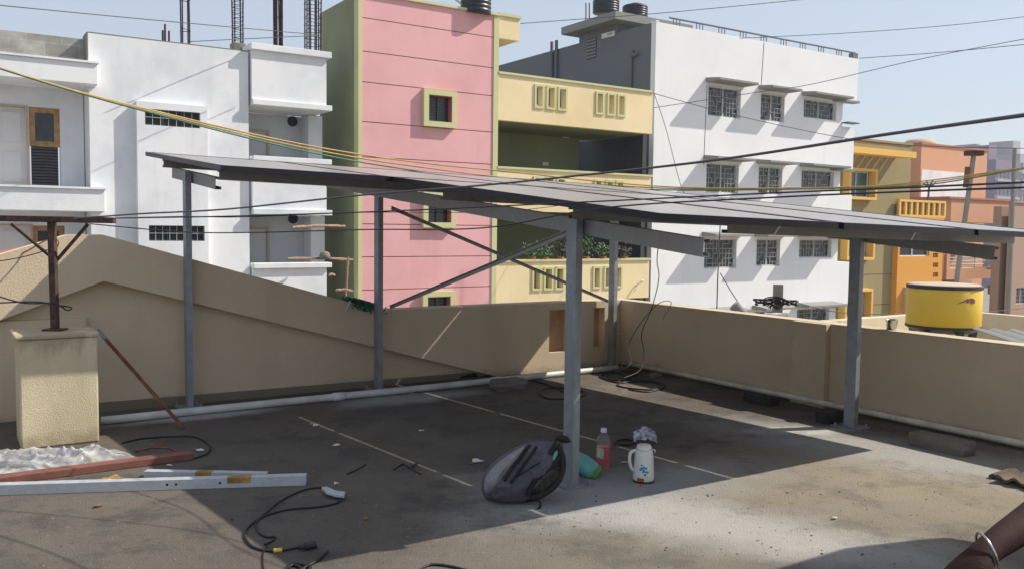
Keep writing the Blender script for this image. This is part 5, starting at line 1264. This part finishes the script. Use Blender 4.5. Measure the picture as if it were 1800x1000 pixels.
for k in range(15):
    a_ = math.radians(258 + rr2.gauss(0, 14)); z = hF * (.38 + rr2.gauss(0, .085)); s_ = rr2.uniform(.08, .16); t_ = rr2.uniform(0, 6.28); p_ = []
    for i in range(5):
        w2 = t_ + 2 * math.pi * i / 5; p_.append(onfl(a_ + math.cos(w2) * s_, z + math.sin(w2) * s_ * w_ * (.6 if k % 2 else 1.1)))
    mb.add(p_, [tuple(range(5))])
mb.build('flower_print', M['blueprint'], fl)
mb = MB(); mb.add([onfl(math.radians(a_), z) for z in (hF * .06, hF * .15) for a_ in (225, 238, 251, 264)], [(i, i + 1, i + 5, i + 4) for i in range(3)]); mb.build('red_label', M['redprint'], fl)
# ---- packet and black clip
pq = G(1134, 778); A = random.Random(9); mb = MB(); vs = []; n = 8
for j in range(n):
    for i in range(n):
        u, v = i / (n - 1) - .5, j / (n - 1) - .5; vs.append(pq + Vector((u * .17 + A.uniform(-.008, .008), v * .10, .03 + .05 * (1 - abs(u) * 1.2) + v * .06 + A.uniform(-.014, .014))))
mb.add(vs, [(j * n + i, j * n + i + 1, (j + 1) * n + i + 1, (j + 1) * n + i) for j in range(n - 1) for i in range(n - 1)]); o = mb.build('snack_packet', M['packet']); sm = o.modifiers.new('s', 'SOLIDIFY'); sm.thickness = .004
tag(o, 'crumpled white and blue packet on the floor behind the flask', 'packet')
mb = MB(); mb.tube(smoothpath([G(1092, 772, .01), G(1082, 775, .01), G(1092, 780, .01), G(1108, 780, .01), G(1115, 775, .012), G(1105, 771, .01), G(1092, 772, .01)], 4), .008, 6); tag(mb.build('black_band', M['cable'], smooth=True), 'coiled black band between the bottle and the packet', 'band')
# ---- green net on the band
nr = thing('green_net', S(*onwall(625, 535, TF - .1)[:1], TF - .1, onwall(625, 535, TF - .1)[1]), 'tangled green net hanging over the band top beside the second post', 'net')
mb = MB(); A = random.Random(5)
for k in range(90):
    x0 = A.uniform(600, 640); x1 = x0 + A.uniform(12, 34); yb0 = 524 + (x0 - 600) * .24; yb1 = 524 + (x1 - 600) * .26
    P_ = []
    for i in range(5):
        t_ = i / 4; x = x0 + (x1 - x0) * t_; y = yb0 + (yb1 - yb0) * t_ + A.uniform(-7, 12) + 1; s_, z_ = onwall(x, y, TF - .1); P_.append(S(s_, TF - .08 + A.uniform(-.1, .12), z_))
    mb.tube(smoothpath(P_, 4), .0055, 4)
mb.build('strands', M['net'], nr)
mb = MB(); A_ = onwall(617, 530, TF + .05); B_ = onwall(608, 548, TF + .05); mb.tube([S(A_[0], TF + .03, A_[1]), S(B_[0], TF + .03, B_[1])], .012, 6); tag(mb.build('short_stick', M['pvcdust']), 'short pale stick under the green net on the band face', 'stick')
M['skin'].node_tree.nodes['Principled BSDF'].inputs['Specular IOR Level'].default_value = .2
# ---- person whose arm enters at lower right
def skinmesh(name, mat, joints, edges, root, root_idx=0, sub=2, post=None):
    L = Vector(root.location) if root else Vector((0, 0, 0))
    me = bpy.data.meshes.new(name); me.from_pydata([Vector(j[0]) - L for j in joints], edges, [])
    me.materials.append(M[mat]); o = bpy.data.objects.new(name, me); col.objects.link(o); o.parent = root
    sk = o.modifiers.new('skin', 'SKIN'); sk.use_smooth_shade = True; sk.branch_smoothing = .6
    if not me.skin_vertices: 
        bpy.context.view_layer.objects.active = o; o.select_set(True); bpy.ops.mesh.customdata_skin_add(); 
    for i, j in enumerate(joints):
        r_ = j[1]; me.skin_vertices[0].data[i].radius = r_ if hasattr(r_, '__len__') else (r_, r_)
        me.skin_vertices[0].data[i].use_root = (i == root_idx)
    sb_ = o.modifiers.new('sub', 'SUBSURF'); sb_.levels = sub; sb_.render_levels = sub
    return o
wr = at(1731, 968, 1.42); el = at(1905, 852, 1.60)
FD = Vector((-1, -.06, 0)).normalized(); SD = Vector((.06, -1, 0)).normalized()   # facing and its left side
pel = Vector((1.66, 1.92, .93))
def PB_(f_, s_, z): return Vector((pel.x, pel.y, 0)) + FD * f_ + SD * s_ + Z * z
person = thing('person', Vector((pel.x, pel.y, 0)), 'person standing at lower right with bare forearm and thin steel bangle', 'person')
sh = PB_(.06, .185, 1.41)
J = [(pel, (.15, .11)), (PB_(.02, 0, 1.10), (.13, .10)), (PB_(.03, 0, 1.28), (.155, .115)), (PB_(.03, 0, 1.41), (.12, .09)), (PB_(.045, 0, 1.49), .056), (PB_(.06, 0, 1.55), .062), (PB_(.07, 0, 1.625), (.078, .092)), (PB_(.065, 0, 1.69), (.068, .08)),
     (sh, .058), (sh.lerp(el, .5), .045), (el, .037), (el.lerp(wr, .3), .037), (el.lerp(wr, .7), .029), (wr, (.024, .026)),
     (PB_(.03, -.185, 1.41), .058), (PB_(.04, -.23, 1.25), .047), (PB_(.05, -.25, 1.12), .038), (PB_(.12, -.25, .97), .036), (PB_(.17, -.24, .87), .027),
     (PB_(0, .10, .86), .095), (PB_(.02, .11, .68), .078), (PB_(.03, .11, .50), .056), (PB_(.01, .11, .36), .055), (PB_(-.02, .11, .10), .036), (PB_(.04, .11, .05), .036), (PB_(.15, .12, .03), .026),
     (PB_(0, -.10, .86), .095), (PB_(.02, -.11, .68), .078), (PB_(.03, -.11, .50), .056), (PB_(.01, -.11, .36), .055), (PB_(-.02, -.11, .10), .036), (PB_(.04, -.11, .05), .036), (PB_(.15, -.12, .03), .026)]
Ed = [(0, 1), (1, 2), (2, 3), (3, 4), (4, 5), (5, 6), (6, 7), (3, 8), (8, 9), (9, 10), (10, 11), (11, 12), (12, 13), (3, 14), (14, 15), (15, 16), (16, 17), (17, 18), (0, 19), (19, 20), (20, 21), (21, 22), (22, 23), (23, 24), (24, 25), (0, 26), (26, 27), (27, 28), (28, 29), (29, 30), (30, 31), (31, 32)]
def hand(w_, fdir, out, side):
    """append palm and five curled fingers to J; fdir along the hand, out = back-of-hand normal, side = towards thumb"""
    i0 = len(J); wi = [k for k, j in enumerate(J) if (Vector(j[0]) - w_).length < 1e-6][0]
    pc = w_ + fdir * .05; J.append((pc, (.044, .030))); Ed.append((wi, i0)); pe = w_ + fdir * .082; J.append((pe, (.038, .016))); Ed.append((i0, i0 + 1))
    for k, (off, ln) in enumerate(((.030, .072), (.010, .080), (-.010, .074), (-.029, .058))):
        a_ = pe + side * off + fdir * .008; pr2 = i0 + 1; d_ = fdir.copy(); p_ = a_
        J.append((p_, .0095)); Ed.append((pr2, len(J) - 1)); pr2 = len(J) - 1
        for q, (fr_, cu) in enumerate(((.45, .35), (.32, .85), (.23, 1.25))):
            d_ = (fdir * math.cos(cu) - out * math.sin(cu)); p_ = p_ + d_ * ln * fr_; J.append((p_, (.0088, .0082, .0072)[q])); Ed.append((pr2, len(J) - 1)); pr2 = len(J) - 1
    p_ = pc - fdir * .018 + side * .026 - out * .006; J.append((p_, .013)); Ed.append((i0, len(J) - 1)); pr2 = len(J) - 1
    for ln, a_ in ((.034, .75), (.030, .4), (.022, .2)):
        p_ = p_ + (fdir * math.cos(a_) + side * math.sin(a_) - out * .25) * ln; J.append((p_, .0105 if ln > .025 else .0085)); Ed.append((pr2, len(J) - 1)); pr2 = len(J) - 1
fa = (wr - el).normalized(); hd_ = (fa * .8 + Vector((-.25, 0, -.5))).normalized()
outn = Vector((-.35, -.35, .8)); outn = (outn - hd_ * outn.dot(hd_)).normalized(); hand(wr, hd_, outn, hd_.cross(outn) * -1)
w2_ = J[18][0]; h2 = (J[18][0] - J[17][0]).normalized(); o2 = -SD; o2 = (o2 - h2 * o2.dot(h2)).normalized(); hand(w2_, h2, o2, FD - h2 * FD.dot(h2))
body = skinmesh('body', 'skin', J, Ed, person)
sj = [(PB_(.0, 0, .86), (.172, .135)), (PB_(.02, 0, 1.10), (.15, .12)), (PB_(.03, 0, 1.28), (.172, .132)), (PB_(.03, 0, 1.40), (.135, .105)), (sh, .075), (sh.lerp(el, .45), .066), (PB_(.03, -.185, 1.41), .075), (PB_(.04, -.225, 1.27), .066)]
skinmesh('shirt', 'shirt', sj, [(0, 1), (1, 2), (2, 3), (3, 4), (4, 5), (3, 6), (6, 7)], person)
tj = [(PB_(0, 0, .93), (.150, .115)), (PB_(0, .09, .82), .105), (PB_(.02, .11, .50), .078), (PB_(-.015, .11, .11), .066), (PB_(0, -.09, .82), .105), (PB_(.02, -.11, .50), .078), (PB_(-.015, -.11, .11), .066)]
skinmesh('trousers', 'trousers', tj, [(0, 1), (1, 2), (2, 3), (0, 4), (4, 5), (5, 6)], person)
hc = PB_(.048, 0, 1.635)
mb = MB(); mb.lathe(hc + Z * -.035, [(.080, 0), (.091, .03), (.090, .065), (.074, .095), (.04, .118), (.01, .124)], 20, 1.0, .88)
mb.build('hair', M['hair'], person, smooth=True, sub=1)
for s_ in (-1, 1):
    mb = MB(); mb.lathe(PB_(.152, .034 * s_, 1.612), [(.004, 0), (.012, .005), (.013, .011), (.004, .019)], 10); mb.build('eye', M['capw'], person, smooth=True)
    mb = MB(); mb.lathe(PB_(.06, .082 * s_, 1.585), [(.006, 0), (.014, .015), (.018, .045), (.006, .062)], 10, 1, .5); mb.build('ear', M['skin'], person, smooth=True)
mb = MB(); loft(mb, [(PB_(.150, 0, 1.622), .008, .006), (PB_(.168, 0, 1.60), .011, .012), (PB_(.176, 0, 1.583), .016, .012), (PB_(.155, 0, 1.572), .012, .006)]); mb.build('nose', M['skin'], person, smooth=True)
mb = MB(); mb.tube([PB_(.146, -.026, 1.552), PB_(.158, 0, 1.554), PB_(.146, .026, 1.552)], [.004, .008, .004], 8); mb.build('mouth', M['redprint'], person, smooth=True)
# bangle
bc = wr.lerp(el, .02); s1_ = fa.orthogonal().normalized(); s2_ = fa.cross(s1_)
tl_ = (fa + Vector((.0, .55, -.1))).normalized(); s1_ = tl_.orthogonal().normalized(); s2_ = tl_.cross(s1_)
mb = MB(); mb.tube([bc + Z * -.003 + s1_ * math.cos(i * math.pi / 16) * .031 + s2_ * math.sin(i * math.pi / 16) * .031 for i in range(33)], .0021, 8); mb.build('bangle', M['steel'], person, smooth=True)
# ---- unseen, guessed room added right of the frame to shade the lower right corner
rm = thing('added_shade_room', S(2.2, 7.7, 0), 'unseen beige room block added right of the view to cast the lower right shadow', 'shadow caster')
mb = MB(); mb.prism([S(1.0, 6.35, 0), S(2.55, 6.35, 0), S(3.0, 6.48, 0), S(3.22, 6.8, 0), S(3.22, 9.2, 0), S(1.0, 9.2, 0)], Z * 2.25); mb.build('wall', M['parapet'], rm, bevel=.01)
mb = MB(); mb.prism([S(.9, 6.28, 2.251), S(2.6, 6.28, 2.251), S(3.1, 6.42, 2.251), S(3.28, 6.75, 2.251), S(3.28, 9.3, 2.251), S(.9, 9.3, 2.251)], Z * .12); mb.build('roof', M['concrete'], rm)
mb = MB(); mb.box(S(.995, 7.4, .02), U * -.03, V * .85, Z * 1.98); dd_ = mb.build('door', M['wood'], rm)
mb = MB(); mb.tube([S(.955, 7.5, .95), S(.955, 7.5, 1.08)], .012, 8); mb.build('handle', M['steel'], dd_)
# ------------------------------------------------------------------ air
m = bpy.data.materials.new('city_haze'); m.use_nodes = True; nt = m.node_tree; nt.nodes.clear()
pv = nt.nodes.new('ShaderNodeVolumePrincipled'); pv.inputs['Density'].default_value = .0007; pv.inputs['Color'].default_value = (.80, .86, .95, 1); pv.inputs['Anisotropy'].default_value = .3
ou = nt.nodes.new('ShaderNodeOutputMaterial'); nt.links.new(pv.outputs[0], ou.inputs['Volume'])
mb = MB(); mb.box((-420, -220, -9.6), (940, 0, 0), (0, 940, 0), (0, 0, 50)); hz_ = mb.build('haze', m); tag(hz_, kind='stuff')
#==LIGHT==
SKY, SUN, EXPO = .10, 4.3, .42

# ------------------------------------------------------------------ light
AZ, EL = .20, math.radians(43)
w = bpy.data.worlds.new('World'); sc.world = w; w.use_nodes = True
nt = w.node_tree; bg = nt.nodes['Background']; sky = nt.nodes.new('ShaderNodeTexSky'); sky.sky_type = 'NISHITA'; sky.sun_disc = False
sky.sun_elevation = EL; sky.sun_rotation = math.pi / 2 - AZ; sky.air_density = 1.2; sky.dust_density = 1.2; sky.ozone_density = 3.0; sky.altitude = 0
mx = nt.nodes.new('ShaderNodeMix'); mx.data_type = 'RGBA'; mx.inputs[0].default_value = .62
nt.links.new(sky.outputs[0], mx.inputs[6]); mx.inputs[7].default_value = (5.2, 5.6, 6.3, 1); nt.links.new(mx.outputs[2], bg.inputs[0]); bg.inputs[1].default_value = SKY
sl = bpy.data.lights.new('sun', 'SUN'); so = bpy.data.objects.new('sun', sl); col.objects.link(so)
sl.energy = SUN; sl.angle = math.radians(.5); sl.color = (1, .93, .82)
sd = Vector((math.cos(AZ) * math.cos(EL), math.sin(AZ) * math.cos(EL), math.sin(EL)))
so.rotation_euler = sd.to_track_quat('Z', 'Y').to_euler(); so.location = sd * 40
sc.view_settings.view_transform = 'Standard'; sc.view_settings.look = 'None'; sc.view_settings.gamma = 1; sc.view_settings.exposure = EXPO
